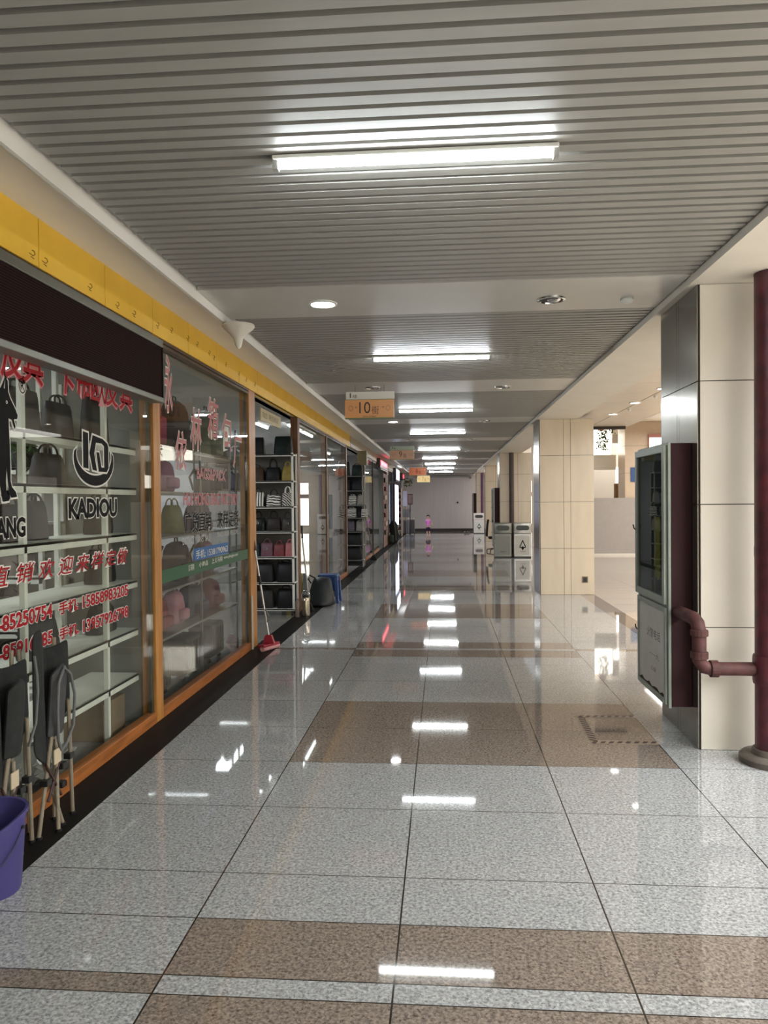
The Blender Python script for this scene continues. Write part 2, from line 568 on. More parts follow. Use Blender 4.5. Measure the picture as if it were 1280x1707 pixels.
# ---- hall on the right
sbox('ceiling', mat('hall_ceiling', rgb((214, 200, 182)), 0.5, var=0.03), (3.79, 12.0, -8, 46, 4.0, 4.1), 'high pale ceiling of the side hall', 'ceiling')
lowc = MB()
for i in range(24):
    y = -8 + i * 1.012
    for (x0, x1) in ((2.36, 3.06), (3.07, 3.79)):
        lowc.box(x0 + 0.006, x1 - 0.006, y + 0.004, y + 1.008, 3.2, 3.24)
tag(lowc.build('ceiling', mat('hall_low_ceiling', rgb((212, 198, 180)), 0.3, var=0.03)), 'low strip of beige metal panels beside the beam', 'ceiling', None, 'structure')
sbox('trim_4', M_PLASTER, (3.79, 3.85, -8, 16.3, 3.2, 4.0), 'plaster drop edge between low and high hall ceilings', 'ceiling edge')
sbox('trim_5', mat('dark_slot', rgb((54, 46, 40)), 0.6), (2.36, 3.79, 16.22, 16.3, 3.14, 3.3), 'dark slot at the end of the low ceiling panels', 'ceiling edge')
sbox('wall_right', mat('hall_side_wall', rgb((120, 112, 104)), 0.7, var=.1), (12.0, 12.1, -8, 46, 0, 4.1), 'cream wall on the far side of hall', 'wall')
sbox('wall_hall_end', mat('hall_end_wall', rgb((216, 206, 190)), 0.6, var=0.03), (1.9, 12.1, 46, 46.1, 0, 4.1), 'cream end wall of the side hall', 'wall')
sbox('wall_back', M_PLASTER, (-6.6, 12.1, -8.1, -8.0, 0, 4.1), 'wall behind the viewer', 'wall')

# ---- columns
def column(y, h, skinm=None, label='', pipe_side=False, w=0.95, d=0.86):
    x0 = 1.69
    r = struct('column', label, 'column', (x0 + w / 2, y + d / 2, 0))
    MB().box(x0 + 0.008, x0 + w - 0.008, y + 0.008, y + d - 0.008, 0, 3.1).build('core', M_JOINT, r)
    zs = [0.0, 0.82, 1.64, 2.46, 3.1]
    front = MB(); side = MB(); back = MB()
    g = 0.003
    for a, b in zip(zs[:-1], zs[1:]):
        if h:
            xs = [x0 + 0.012, x0 + 0.425, x0 + 0.545, x0 + w]
        else:
            xs = [x0 + 0.012, x0 + w]
        for u, v_ in zip(xs[:-1], xs[1:]):
            front.box(u + g, v_ - g, y, y + 0.012, a + g, b - g)
            back.box(u + g, v_ - g, y + d - 0.012, y + d, a + g, b - g)
        back.box(x0 + w - 0.012, x0 + w, y + 0.016, y + d - 0.016, a + g, b - g)
        for u, v_ in ((y + 0.014, y + d * 0.47), (y + d * 0.47, y + d * 0.53), (y + d * 0.53, y + d)):
            side.box(x0, x0 + 0.012, u + 0.002, v_ - 0.002, a + g, b - g)
    front.build('front_cladding', skinm or M_TAN, r)
    s = side.build('steel_cladding', M_STEEL, r); s['label'] = 'brushed steel side facing the corridor'
    back.build('rear_cladding', M_TAN, r)
    return r
column(5.22, False, mat('cream_stone', rgb((224, 216, 202)), 0.24, var=0.03, scale=2.5), label='nearest cream tiled column with steel side, beside the fire pipe')
column(13.65, True, None, label='tan column with a power outlet low on its front')
column(23.2, True, None, label='third column, behind the twin litter bins')
column(31.35, True, None, label='fourth cream column, past the twin litter bins')
column(39.6, True, None, label='farthest column, behind the lone white bin')

# outlet on column 2
out = thing('wall_outlet', 'small dark socket plate low on the tan column', 'outlet', (2.475, 13.64, 0.22))
MB().box(2.425, 2.525, 13.637, 13.65, 0.215, 0.325).build('plate', mat('outlet_plate', rgb((120, 104, 84)), 0.35, 0.5), out, 0.003)
MB().box(2.442, 2.508, 13.633, 13.637, 0.232, 0.308).build('socket_face', M_BLACK, out)

# ---- fire pipes and cabinets
def fire_pipe(y, label, branch, X=2.075, R=0.105, pm=None):
    pm = pm or M_PIPE
    t = thing('fire_pipe', label, 'pipe', (X, y, 0), None)
    MB().lathe([(R, 0.05), (R, 1.3), (R + .002, 1.32), (R + .002, 1.36), (R, 1.38), (R, 3.098)], (X, y, 0), 28).build('pipe', pm, t, 0, True)
    MB().lathe([(R + .095, 0.0), (R + .095, 0.035), (R + .08, 0.05), (R + .025, 0.055), (R + .015, 0.085), (R, 0.09)], (X, y, 0), 28).build('base_flange', mat('flange_grey', rgb((108, 100, 92)), 0.5, 0.3, var=0.3), t, 0, True)
    if branch:
        bm_ = mat('branch_pipe_paint', rgb((84, 52, 50)), 0.6, spec=0.3, var=0.35, scale=12)
        yb = y + 0.01
        MB().tube([(X - .08, yb, 0.59), (1.70, yb, 0.59), (1.655, yb, 0.60), (1.625, yb, 0.64), (1.625, yb, 0.83), (1.62, yb + 0.02, 0.88), (1.61, yb + 0.06, 0.905), (1.6, 5.346, 0.905)], 0.044, 14).build('branch_pipe', bm_, t, 0, True, angle=60)
        for p, q in (((1.74, yb, 0.59), (1.69, yb, 0.59)), ((1.625, yb, 0.70), (1.625, yb, 0.655)), ((1.625, yb, 0.80), (1.625, yb, 0.84))):
            MB().tube([p, q], 0.055, 16).build('pipe_coupling', bm_, t, 0.004)
        MB().lathe([(R + .010, 0.50), (R + .013, 0.52), (R + .013, 0.66), (R + .010, 0.68)], (X, y, 0), 28).build('collar', pm, t, 0, True)
    return t
fire_pipe(5.0, 'thick dark red fire pipe standing before the nearest cream column', True)
DKP = mat('dark_pipe_paint', rgb((70, 56, 54)), 0.5, var=0.2)
fire_pipe(23.02, 'thin dark pipe in front of the third column, behind the bins', False, 2.03, 0.07, DKP)
fire_pipe(39.42, 'dark pipe on the farthest column by the white bin', False, 1.98, 0.07, mat('plum_pipe_paint', rgb((92, 50, 84)), 0.5))

def cabinet(y, label, detail):
    t = thing('fire_cabinet', label, 'fire cabinet', (1.605, y + 0.4, 0.25))
    x0, x1, y1, z0, z1 = 1.53, 1.688, y + 0.80, 0.25, 2.06
    MB().box(x0 + 0.02, x1, y, y1, z0, z1).build('cabinet_body', M_CABSIDE, t, 0.003)
    MB().box(x0, x0 + 0.02, y - 0.002, y1, z0 - 0.01, z1 + 0.006).build('front_frame', M_CABFRAME, t, 0.003)
    def frame(name, a, b, c, d_, xo, par, bw=0.05):
        m = MB()
        m.box(xo, x0 - 0.001, a, a + bw, c, d_); m.box(xo, x0 - 0.001, b - bw, b, c, d_)
        m.box(xo, x0 - 0.001, a + bw, b - bw, c, c + bw); m.box(xo, x0 - 0.001, a + bw, b - bw, d_ - bw, d_)
        return m.build(name, M_CABFRAME, par, 0.004)
    up = frame('glazed_door', y + 0.02, y1 + 0.0, 0.95, 2.05, x0 - 0.025, t)
    MB().box(x0 - 0.014, x0 - 0.010, y + 0.07, y1 - 0.05, 1.0, 2.0).build('glass', M_DARKGLASS, up)
    MB().box(x0 - 0.006, x0 - 0.002, y + 0.07, y1 - 0.05, 1.0, 2.0).build('inner_panel', mat('cabinet_inner', rgb((56, 60, 56)), 0.6, var=0.15), up)
    MB().tube([(x0 - 0.026, y1 - 0.02, 1.44), (x0 - 0.036, y1 - 0.015, 1.45), (x0 - 0.042, y1 - 0.01, 1.48)], 0.005, 8).build('latch', M_BLACK, up)
    lo = frame('panel_door', y + 0.02, y1 - 0.03, 0.26, 0.93, x0 - 0.018, t, 0.035)
    MB().box(x0 - 0.008, x0 - 0.002, y + 0.055, y1 - 0.065, 0.295, 0.895).build('door_panel', M_GREYPAPER, lo)
    MB().tube([(x0 - 0.02, y1 - 0.045, 0.66), (x0 - 0.03, y1 - 0.04, 0.67), (x0 - 0.035, y1 - 0.035, 0.70)], 0.005, 8).build('latch', M_BLACK, lo)
    if detail:
        MB().prism([(y + 0.22, 1.10), (y + 0.29, 1.13), (y + 0.29, 1.55), (y + 0.16, 1.55), (y + 0.16, 1.13)], 'x', x0 - 0.0095, x0 - 0.007).build('notice', mat('notice_yellow', rgb((196, 184, 74)), 0.5, var=0.25, scale=20), up)
        # mirrored v axis: reading direction on a wall facing -X runs toward -Y
        for tx, u0, u1, w0, w1 in (('火警电话', -(y + 0.52), -(y + 0.17), 0.66, 0.73), ('一一九', -(y + 0.45), -(y + 0.20), 0.52, 0.56), ('公安', -(y + 0.42), -(y + 0.28), 0.42, 0.455)):
            w = put_text(MB(), tx, (u0, u1, w0, w1), (x0 - 0.0085, 0, 0), (0, -1, 0), (0, 0, 1), (-1, 0, 0))
            w.build('lettering', mat('faded_letters', rgb((90, 74, 70)), 0.6), lo)
        rr = MB()
        pts = [(y + 0.055, 0.295)] + [(y + 0.055 + i * 0.068, 0.295 + (0.016 + 0.012 * math.sin(i * 2.3))) for i in range(11)] + [(y1 - 0.065, 0.295)]
        rr.prism(pts, 'x', x0 - 0.0092, x0 - 0.008).build('rust_edge', mat('rust', rgb((64, 40, 26)), 0.9, var=0.4, scale=30), lo)
    return t
cabinet(5.35, 'tall fire cabinet with dark glass door on the nearest column', True)
cabinet(23.35, 'dark fire cabinet behind the twin litter bins', False)
cabinet(39.75, 'dark fire cabinet behind the lone white bin', False)


# ================================================================== LEFT SHOPFRONTS
XW = -2.21
# posts of the shopfront
def post(y0, y1, m, label, x0=XW - 0.10, x1=XW + 0.012, z1=2.97):
    o = MB().box(x0, x1, y0, y1, 0, z1).build('trim_post', m, None, 0.004)
    return tag(o, label, 'window post', None, 'structure')
post(5.66, 5.80, M_ORANGE, 'orange wooden post between the first and second shop windows')
post(8.54, 8.82, M_ORANGE, 'orange wooden post between second window and the doorway')
post(11.44, 11.62, M_BROWNWOOD, 'brown wooden jamb behind the white bag rack')
post(14.30, 14.42, M_BROWNWOOD, 'slim brown post within the third shop window')
post(17.2, 17.36, M_BROWNWOOD, 'dark brown post at the end of the third window')
post(21.25, 21.45, mat('olive_wood', rgb((92, 80, 56)), 0.5, var=0.1), 'olive wooden post after the second doorway')
post(23.7, 23.95, M_JOINT, 'dark post within the fourth shop window')
post(29.6, 30.3, M_BROWNWOOD, 'reddish brown post beyond the red light sign')

def window(n, y0, y1, label, rail=True, z0=0.08, z1=2.94):
    w = struct('window_%d' % n, label, 'shop window', (XW, (y0 + y1) / 2, 0))
    MB().box(XW - 0.008, XW + 0.0, y0, y1, z0, z1).build('glass', M_GLASS, w)
    f = MB()
    if rail: f.box(XW - 0.06, XW + 0.012, y0, y1, 0, 0.085)
    f.build('bottom_rail', M_RAIL, w, 0.003)
    MB().box(XW - 0.05, XW + 0.014, y0, y1, 2.945, 2.97).box(XW - 0.05, XW + 0.006, y0, y1, 2.915, 2.94).build('top_rail', mat('dark_bronze', rgb((92, 70, 50)), 0.4, 0.3), w)
    MB().box(XW - 0.03, XW - 0.012, y0, y0 + 0.03, z0, z1).box(XW - 0.03, XW - 0.012, y1 - 0.045, y1, z0, z1).build('side_frame', mat('green_grey_metal', rgb((70, 74, 62)), 0.4, 0.4), w)
    return w
W1 = window(1, -1.2, 5.66, 'first shop window with white outlined black lettering and wolf')
W2 = window(2, 5.80, 8.54, 'second shop window with faded pink lettering and a green strip')
W3 = window(3, 11.62, 14.30, 'third shop window beside the bag rack')
W4 = window(4, 14.42, 17.2, 'narrow dim window before the second doorway')
W5 = window(5, 21.45, 23.7, 'pale window after the second doorway')
W6 = window(6, 23.95, 26.0, 'window below the first red light sign')
W7 = window(7, 30.3, 33.0, 'pale window before the glowing white sign')

# yellow fascia, in panels
fas = MB()
ys = [-1.7 + 0.817 * i for i in range(25)]
for i, y in enumerate(ys[:-1]):
    y1 = min(ys[i + 1], 18.0)
    if y < 18.0: fas.box(XW - 0.06, XW + 0.02, y + 0.004, y1 - 0.004, 2.972, 3.24)
F = tag(fas.build('trim_6', M_YELLOW), 'yellow fascia panels above the shop windows', 'fascia', None, 'structure')
sq = MB()
def mark(y, z, s=1.0):
    x = XW + 0.0215
    sq.tube([(x, y - 0.03 * s, z), (x, y + 0.01 * s, z - 0.003), (x, y + 0.03 * s, z + 0.012 * s), (x, y + 0.02 * s, z + 0.026 * s), (x, y - 0.002, z + 0.024 * s)], 0.0022, 5)
    sq.tube([(x, y - 0.012, z - 0.012 * s), (x, y + 0.018 * s, z - 0.017 * s)], 0.002, 5)
for y, z in ((3.95, 3.02), (4.08, 3.02), (4.62, 3.03), (5.02, 3.02), (5.3, 3.03), (5.75, 3.05), (6.05, 3.08), (6.45, 3.1), (6.7, 3.1), (7.05, 3.09), (7.2, 3.07), (7.6, 3.08), (8.1, 3.07), (8.4, 3.05), (8.8, 3.06)):
    mark(y, z)
m_ = sq.build('glue_marks', mat('glue_brown', rgb((96, 70, 24)), 0.7), F); m_['label'] = 'brown hooked glue marks left by removed letters'
MB().box(XW - 0.02, XW, -2, 18.0, 2.972, 3.24).build('fascia_backing', M_JOINT, F)
# fascia beyond the yellow run
tag(MB().box(XW - 0.06, XW + 0.02, 18.0, 42.5, 2.985, 3.24).build('trim_7', mat('beige_fascia', rgb((206, 190, 166)), 0.5, var=0.04)), 'beige fascia above the farther shops', 'fascia', None, 'structure')
sbox('trim_8', M_WALL, (-2.4, XW - 0.06, -8, 42.5, 2.98, 3.24), 'plain back of the fascia', 'fascia')

# roller shutter box over window 1
sh = thing('roller_shutter', 'dark brown roller shutter box rolled up over first window', 'shutter', (-2.14, 2.5, 2.44))
MB().box(-2.185, -2.105, -1.2, 5.60, 2.475, 2.85).build('shutter_slats', M_SHUTTER, sh)
MB().box(-2.198, -2.095, -1.2, 5.615, 2.85, 2.905).build('top_frame', M_ALU, sh, 0.004)
MB().box(-2.198, -2.095, -1.2, 5.615, 2.435, 2.475).build('bottom_frame', M_ALU, sh, 0.004)
MB().box(-2.198, -2.098, 5.60, 5.615, 2.475, 2.85).build('end_cap', M_SHUTTER, sh)

# shop interiors
def interior(y0, y1, depth, c, label, side=True):
    wm = mat('interior_' + str(int(y0 * 10)), rgb(c), 0.8, var=0.06, scale=2)
    sbox('wall_shop_back', wm, (XW - depth - 0.1, XW - depth, y0, y1, 0, 3.0), 'back wall of ' + label, 'wall')
    sbox('ceiling', mat('shop_ceiling', rgb((190, 190, 186)), 0.8), (XW - depth, XW - 0.1, y0, y1, 2.98, 3.05), 'ceiling of ' + label, 'ceiling')
    if side: sbox('wall_shop_side', wm, (XW - depth, XW - 0.1, y1 - 0.06, y1, 0, 3.0), 'partition at the far end of ' + label, 'wall')
interior(-8.0, 5.75, 3.4, (128, 126, 118), 'the first shop')
interior(5.75, 11.62, 3.2, (120, 112, 108), 'the second bag shop', False)
interior(11.62, 21.4, 3.0, (150, 150, 152), 'the third shop')
interior(21.4, 30.2, 3.0, (180, 184, 176), 'the fourth shop')
interior(30.2, 42.5, 3.0, (150, 140, 140), 'the farthest shop')

# shop ceiling tubes
def shop_tube(x, y0, y1, z, label, group='shop tube lights'):
    t = thing('tube_light', label, 'tube light', (x, (y0 + y1) / 2, z), group)
    MB().box(x - 0.03, x + 0.03, y0, y1, z + 0.02, z + 0.06).build('housing', M_WHITE, t)
    MB().cyl((x, y0 + 0.03, z), (x, y1 - 0.03, z), 0.016, 10).build('tube', M_SHOPTUBE, t)
shop_tube(-3.4, 2.6, 3.8, 2.9, 'bright tube light on the ceiling of the first shop')
shop_tube(-4.4, 4.2, 5.4, 2.9, 'tube light near the back of the first shop')
shop_tube(-2.95, 11.9, 12.7, 2.93, 'tube light glaring above the bag rack in the doorway')
shop_tube(-2.5, 12.2, 13.3, 2.93, 'tube light behind the third shop window')
shop_tube(-2.5, 13.45, 14.5, 2.93, 'second tube light farther behind the third window')
shop_tube(-2.9, 18.4, 19.4, 2.9, 'tube light in the second doorway')
shop_tube(-3.0, 24.0, 26.0, 2.9, 'tube light behind the pale fourth shop window')

# ---------------- lettering on window 1
x_ = XW + 0.006
RW = 0.34
items = [(c, y - 0.10, y + 0.10, 2.33, 2.56, 0.12) for c, y in zip('皮具卡帝欧皮具', (3.78, 3.98, 4.34, 4.56, 4.76, 4.95, 5.19))]
lettering('red_shop_name', items, M_VINYL_R, M_VINYL_P, W1, x_ + 0.0, 0.05, 'row of red characters under the shutter')
lettering('brand_lettering', [('KADIOU', 4.345, 5.0, 1.60, 1.71, 0)], M_VINYL_B, M_VINYL_W, W1, x_, 0.085, 'black KADIOU letters with white outline', 0.04)
lettering('brand_lettering', [('LANG', 3.56, 3.865, 1.515, 1.61, 0)], M_VINYL_B, M_VINYL_W, W1, x_, 0.085, 'black letters ending in ANG with white outline', 0.04)
items = [(c, y - 0.078, y + 0.078, 1.272, 1.372, 0.35) for c, y in zip('直销欢迎来样定做', (3.63, 3.86, 4.08, 4.30, 4.51, 4.71, 4.90, 5.08))]
lettering('red_slogan', items, M_VINYL_R, M_VINYL_W, W1, x_, 0.065, 'slanted red slogan with white outline', 0.008)
lettering('phone_number', [('-85250754', 3.61, 4.13, 1.045, 1.12, 0), ('手机:', 4.21, 4.44, 1.045, 1.115, 0), ('15858983205', 4.50, 5.165, 1.045, 1.115, 0),
                           ('-85916785', 3.61, 4.13, 0.90, 0.97, 0), ('手机.', 4.21, 4.44, 0.90, 0.965, 0), ('13957926798', 4.50, 5.165, 0.895, 0.965, 0)], M_VINYL_R, M_VINYL_W, W1, x_, 0.07, 'two rows of red phone numbers with white outline', 0.03)
lettering('registered_mark', [('R', 3.845, 3.875, 2.285, 2.325, 0)], M_VINYL_B, None, W1, x_)
ring = MB()
def annulus(mb, cy, cz, ry, rz, wy, wz, x, n=32, a0=0, a1=2 * PI):
    vs, fs = [], []
    for i in range(n + 1):
        t = a0 + (a1 - a0) * i / n
        vs += [(x, cy + ry * math.cos(t), cz + rz * math.sin(t)), (x, cy + (ry - wy) * math.cos(t), cz + (rz - wz) * math.sin(t))]
    for i in range(n): fs.append((2 * i, 2 * i + 2, 2 * i + 3, 2 * i + 1))
    mb.add(vs, fs)
annulus(ring, 3.86, 2.305, 0.033, 0.04, 0.006, 0.006, x_)
ring.build('registered_ring', M_VINYL_B, W1)
ring = MB(); annulus(ring, 3.86, 2.305, 0.041, 0.05, 0.041, 0.05, x_ - 0.002); ring.build('lettering_outline', M_VINYL_W, W1)

# KD emblem: crescent + K D strokes
def poly_offset(pts, d):
    n = len(pts); out = []
    area2 = sum(pts[i][0] * pts[(i + 1) % n][1] - pts[(i + 1) % n][0] * pts[i][1] for i in range(n))
    s = 1 if area2 > 0 else -1
    for i in range(n):
        p0, p1, p2 = Vector(pts[i - 1]), Vector(pts[i]), Vector(pts[(i + 1) % n])
        e1 = (p1 - p0).normalized(); e2 = (p2 - p1).normalized()
        n1 = Vector((e1.y, -e1.x)) * s; n2 = Vector((e2.y, -e2.x)) * s
        b = n1 + n2
        if b.length < 1e-6: b = n1
        b.normalize()
        k = d / max(0.45, b.dot(n1))
        q = p1 + b * k
        out.append((q.x, q.y))
    return out
def flat(mb, pts, x):
    n0 = len(mb.v)
    mb.add([(x, p[0], p[1]) for p in pts], [tuple(range(len(pts)))])
em_b, em_w = MB(), MB()
cy, cz = 4.685, 1.96
cres = []
for i in range(25):
    t = (PI - 0.25) + (PI + 0.5) * i / 24
    cres.append((cy + 0.275 * math.cos(t), cz + 0.165 * math.sin(t)))
for i in range(25):
    t = (PI - 0.25) + (PI + 0.5) * (24 - i) / 24
    cres.append((cy + 0.245 * math.cos(t), cz + 0.028 + 0.128 * math.sin(t)))
flat(em_b, cres, x_); flat(em_w, poly_offset(cres, 0.011), x_ - 0.002)
Kp = [(4.525, 1.905), (4.595, 1.90), (4.595, 2.122), (4.525, 2.128)]
Dp = [(4.65, 1.895), (4.61, 2.0), (4.655, 2.115), (4.80, 2.10), (4.865, 2.075), (4.88, 2.05), (4.88, 1.915), (4.85, 1.887), (4.735, 1.887), (4.705, 2.01), (4.745, 2.01), (4.775, 1.915), (4.815, 1.915), (4.815, 2.055), (4.78, 2.07), (4.70, 2.07), (4.675, 2.0), (4.71, 1.89)]
for P_ in (Kp, Dp):
    flat(em_b, P_, x_ + 0.002); flat(em_w, poly_offset(P_, 0.012), x_ + 0.001)
e = em_b.build('emblem', M_VINYL_B, W1); e['label'] = 'black letter emblem in a crescent'
em_w.build('emblem_outline', M_VINYL_W, W1)

# wolf silhouette standing, seen from the front half
wolf = [(3.30, 1.70), (3.34, 1.90), (3.32, 2.02), (3.36, 2.10), (3.48, 2.16), (3.56, 2.22), (3.605, 2.30), (3.62, 2.335), (3.645, 2.27), (3.66, 2.265), (3.705, 2.33), (3.725, 2.31), (3.728, 2.255), (3.745, 2.225), (3.79, 2.175), (3.812, 2.145), (3.806, 2.125), (3.775, 2.12), (3.79, 2.085), (3.784, 2.07), (3.768, 2.09), (3.757, 2.115), (3.728, 2.12), (3.73, 2.06), (3.735, 1.98), (3.738, 1.88), (3.738, 1.80), (3.75, 1.77), (3.785, 1.745), (3.795, 1.72), (3.74, 1.716), (3.722, 1.735), (3.712, 1.80), (3.705, 1.87), (3.695, 1.80), (3.70, 1.75), (3.725, 1.715), (3.72, 1.70), (3.665, 1.695), (3.655, 1.73), (3.62, 1.85), (3.55, 1.88), (3.50, 1.84), (3.47, 1.76), (3.46, 1.70), (3.40, 1.695), (3.41, 1.80), (3.38, 1.70)]
a, b = MB(), MB()
flat(a, wolf, x_); flat(b, poly_offset(wolf, 0.010), x_ - 0.002)
e = a.build('wolf_emblem', M_VINYL_B, W1); e['label'] = 'black wolf silhouette with white outline'
b.build('wolf_outline', M_VINYL_W, W1)
ey = MB(); annulus(ey, 3.712, 2.20, 0.008, 0.009, 0.004, 0.004, x_ + 0.001, 12)
ey.add([(x_ + 0.001, 3.625, 2.30), (x_ + 0.001, 3.64, 2.26), (x_ + 0.001, 3.633, 2.26)], [(0, 1, 2)])
ey.add([(x_ + 0.001, 3.70, 2.315), (x_ + 0.001, 3.695, 2.265), (x_ + 0.001, 3.688, 2.27)], [(0, 1, 2)])
ey.build('wolf_eye', M_VINYL_W, W1)

# ---------------- lettering on window 2
items = [('永', 5.93, 6.10, 2.42, 2.86, 0), ('依', 6.16, 6.42, 1.96, 2.28, 0.1), ('林', 6.55, 6.84, 2.16, 2.52, 0.1), ('箱', 7.04, 7.36, 2.30, 2.68, 0.1), ('包', 7.50, 7.84, 2.18, 2.58, 0.1), ('厂', 7.92, 8.22, 2.06, 2.38, 0.1)]
lettering('faded_arc_lettering', items, M_VINYL_P, M_VINYL_W, W2, x_, 0.035, 'large faded pink characters in an arc')
lettering('faded_lettering', [('BAGS&PACK', 6.70, 7.60, 1.90, 2.0, 0)], M_VINYL_P, M_VINYL_W, W2, x_, 0.03)
lettering('faded_lettering', [('HUI HONG BAG FACTORY', 6.34, 8.06, 1.66, 1.77, 0)], mat('vinyl_rose', rgb((196, 96, 104)), 0.6), M_VINYL_W, W2, x_, 0.03, 'pink factory name in Latin letters')
lettering('black_lettering', [('广货直销', 6.36, 7.10, 1.42, 1.60, 0.1), ('来样定货', 7.30, 8.06, 1.43, 1.60, 0.1)], M_VINYL_B, mat('vinyl_grey', rgb((178, 176, 170)), 0.6), W2, x_, 0.035, 'dark characters outlined in grey')
lettering('grey_lettering', [('DISTRICT MARKET SALE', 6.30, 7.06, 1.325, 1.385, 0), ('PLACE ORDER WELCOME', 7.30, 8.04, 1.345, 1.395, 0)], mat('vinyl_grey', rgb((178, 176, 170)), 0.6), None, W2, x_)
MB().box(XW, x_ - 0.002, 6.60, 7.67, 1.165, 1.275).build('blue_label', mat('label_blue', rgb((34, 98, 160)), 0.5), W2)
lettering('label_number', [('手机: 15381790963', 6.64, 7.64, 1.18, 1.255, 0)], M_VINYL_W, None, W2, x_ + 0.001)
MB().box(XW, x_ - 0.003, 5.80, 8.45, 1.05, 1.155).build('green_strip', mat('strip_green', rgb((28, 86, 54)), 0.5), W2)
lettering('strip_lettering', [('义乌购', 6.43, 6.58, 1.09, 1.145, 0), ('小商品', 6.72, 6.98, 1.10, 1.145, 0), ('上义乌购', 7.10, 7.45, 1.10, 1.15, 0), ('www.yiwugou.com', 7.50, 8.02, 1.105, 1.145, 0)], M_VINYL_W, None, W2, x_ + 0.001)


# ================================================================== GOODS
LEATHER = {}
def leather(c, rough=0.5):
    k = 'leather_%d_%d_%d' % c
    return mat(k, rgb(c), rough, spec=0.25, var=0.15, scale=14)


def tote(label, loc, w, d, h, m, hm=None, hh=0.16, clasp=False, rz=0.0, taper=0.86, group=None, name='handbag', cat='handbag'):
    """open-topped bag: body, two strap handles, optional clasp; front faces -Y before rotation"""
    loc = (loc[0], loc[1], loc[2] + (0.003 if loc[2] > 0 else 0))
    t = thing(name, label, cat, loc, group)
    b = MB()
    prof = [(0.0, 1.0, 1.0), (0.12, 1.03, 1.08), (0.5, 0.98, 0.95), (0.85, (1 + taper) / 2, 0.7), (1.0, taper, 0.42)]
    vs, fs = [], []
    n = 20
    for (f, a, q) in prof:
        for k in range(n):
            th = 2 * PI * k / n
            cx, cy = math.cos(th), math.sin(th)
            e = 0.45
            vs.append((w / 2 * a * abs(cx) ** e * (1 if cx >= 0 else -1), d / 2 * q * abs(cy) ** e * (1 if cy >= 0 else -1), f * h))
    for i in range(len(prof) - 1):
        for k in range(n): fs.append((i * n + k, i * n + (k + 1) % n, (i + 1) * n + (k + 1) % n, (i + 1) * n + k))
    fs.append(tuple(range(n))[::-1]); fs.append(tuple(range((len(prof) - 1) * n, len(prof) * n)))
    b.v = [tuple(Vector(v) + Vector(loc)) for v in vs]; b.f = fs
    b.build('bag_body', m, t, 0, True, angle=60)
    for s in (-1, 1):
        if hh <= 0: break
        hb = MB()
        y = s * d * 0.2
        pts = [(-w * 0.24, y, h * 0.9)]
        for i in range(9):
            a = PI * i / 8
            pts.append((-w * 0.24 * math.cos(a), y - s * 0.01 * math.sin(a), h + hh * (math.sin(a) ** 0.8 if a < PI else 0)))
        pts.append((w * 0.24, y, h * 0.9))
        hb.tube([tuple(Vector(p) + Vector(loc)) for p in pts], 0.007, 7)
        hb.build('handle', hm or m, t, 0, True)
    if clasp:
        MB().box(loc[0] - 0.02, loc[0] + 0.02, loc[1] - d * 0.5 - 0.012, loc[1] - d * 0.42, loc[2] + h * 0.5, loc[2] + h * 0.66).build('clasp', M_CHROME, t, 0.004)
    t.rotation_euler = (0, 0, rz)
    return t


def suitcase(label, loc, w, d, h, m, rz=0.0, group=None):
    t = thing('suitcase', label, 'suitcase', loc, group)
    L = Vector(loc)
    b = MB().box(L.x - w / 2, L.x + w / 2, L.y - d / 2, L.y + d / 2, L.z + 0.05, L.z + h)
    b.build('shell', m, t, 0.035, True, 3)
    r = MB()
    for i in range(5):
        x = L.x - w * 0.36 + i * w * 0.18
        r.box(x - 0.008, x + 0.008, L.y - d / 2 - 0.006, L.y - d / 2 + 0.004, L.z + 0.1, L.z + h - 0.05)
    r.build('ribs', m, t, 0.003)
    MB().tube([(L.x - w * 0.22, L.y + d * 0.3, L.z + h - 0.02), (L.x - w * 0.22, L.y + d * 0.3, L.z + h + 0.10), (L.x + w * 0.22, L.y + d * 0.3, L.z + h + 0.10), (L.x + w * 0.22, L.y + d * 0.3, L.z + h - 0.02)], 0.009, 7).build('pull_handle', M_CHROME, t)
    for sx in (-1, 1):
        for sy in (-1, 1):
            MB().cyl((L.x + sx * w * 0.38 - 0.012, L.y + sy * d * 0.3, L.z + 0.026), (L.x + sx * w * 0.38 + 0.012, L.y + sy * d * 0.3, L.z + 0.026), 0.026, 10).build('wheel', M_BLACK, t)
    t.rotation_euler = (0, 0, rz)
    return t


def carton(label, loc, w, d, h, m, rz=0.0):
    t = thing('carton', label, 'box', loc)
    L = Vector(loc)
    MB().box(L.x - w / 2, L.x + w / 2, L.y - d / 2, L.y + d / 2, L.z, L.z + h).build('box_body', m, t, 0.004)
    MB().box(L.x - 0.025, L.x + 0.025, L.y - d / 2 - 0.001, L.y + d / 2 + 0.001, L.z + h, L.z + h + 0.001).build('packing_tape', mat('packing_tape', rgb((176, 158, 120)), 0.3), t)
    t.rotation_euler = (0, 0, rz)
    return t


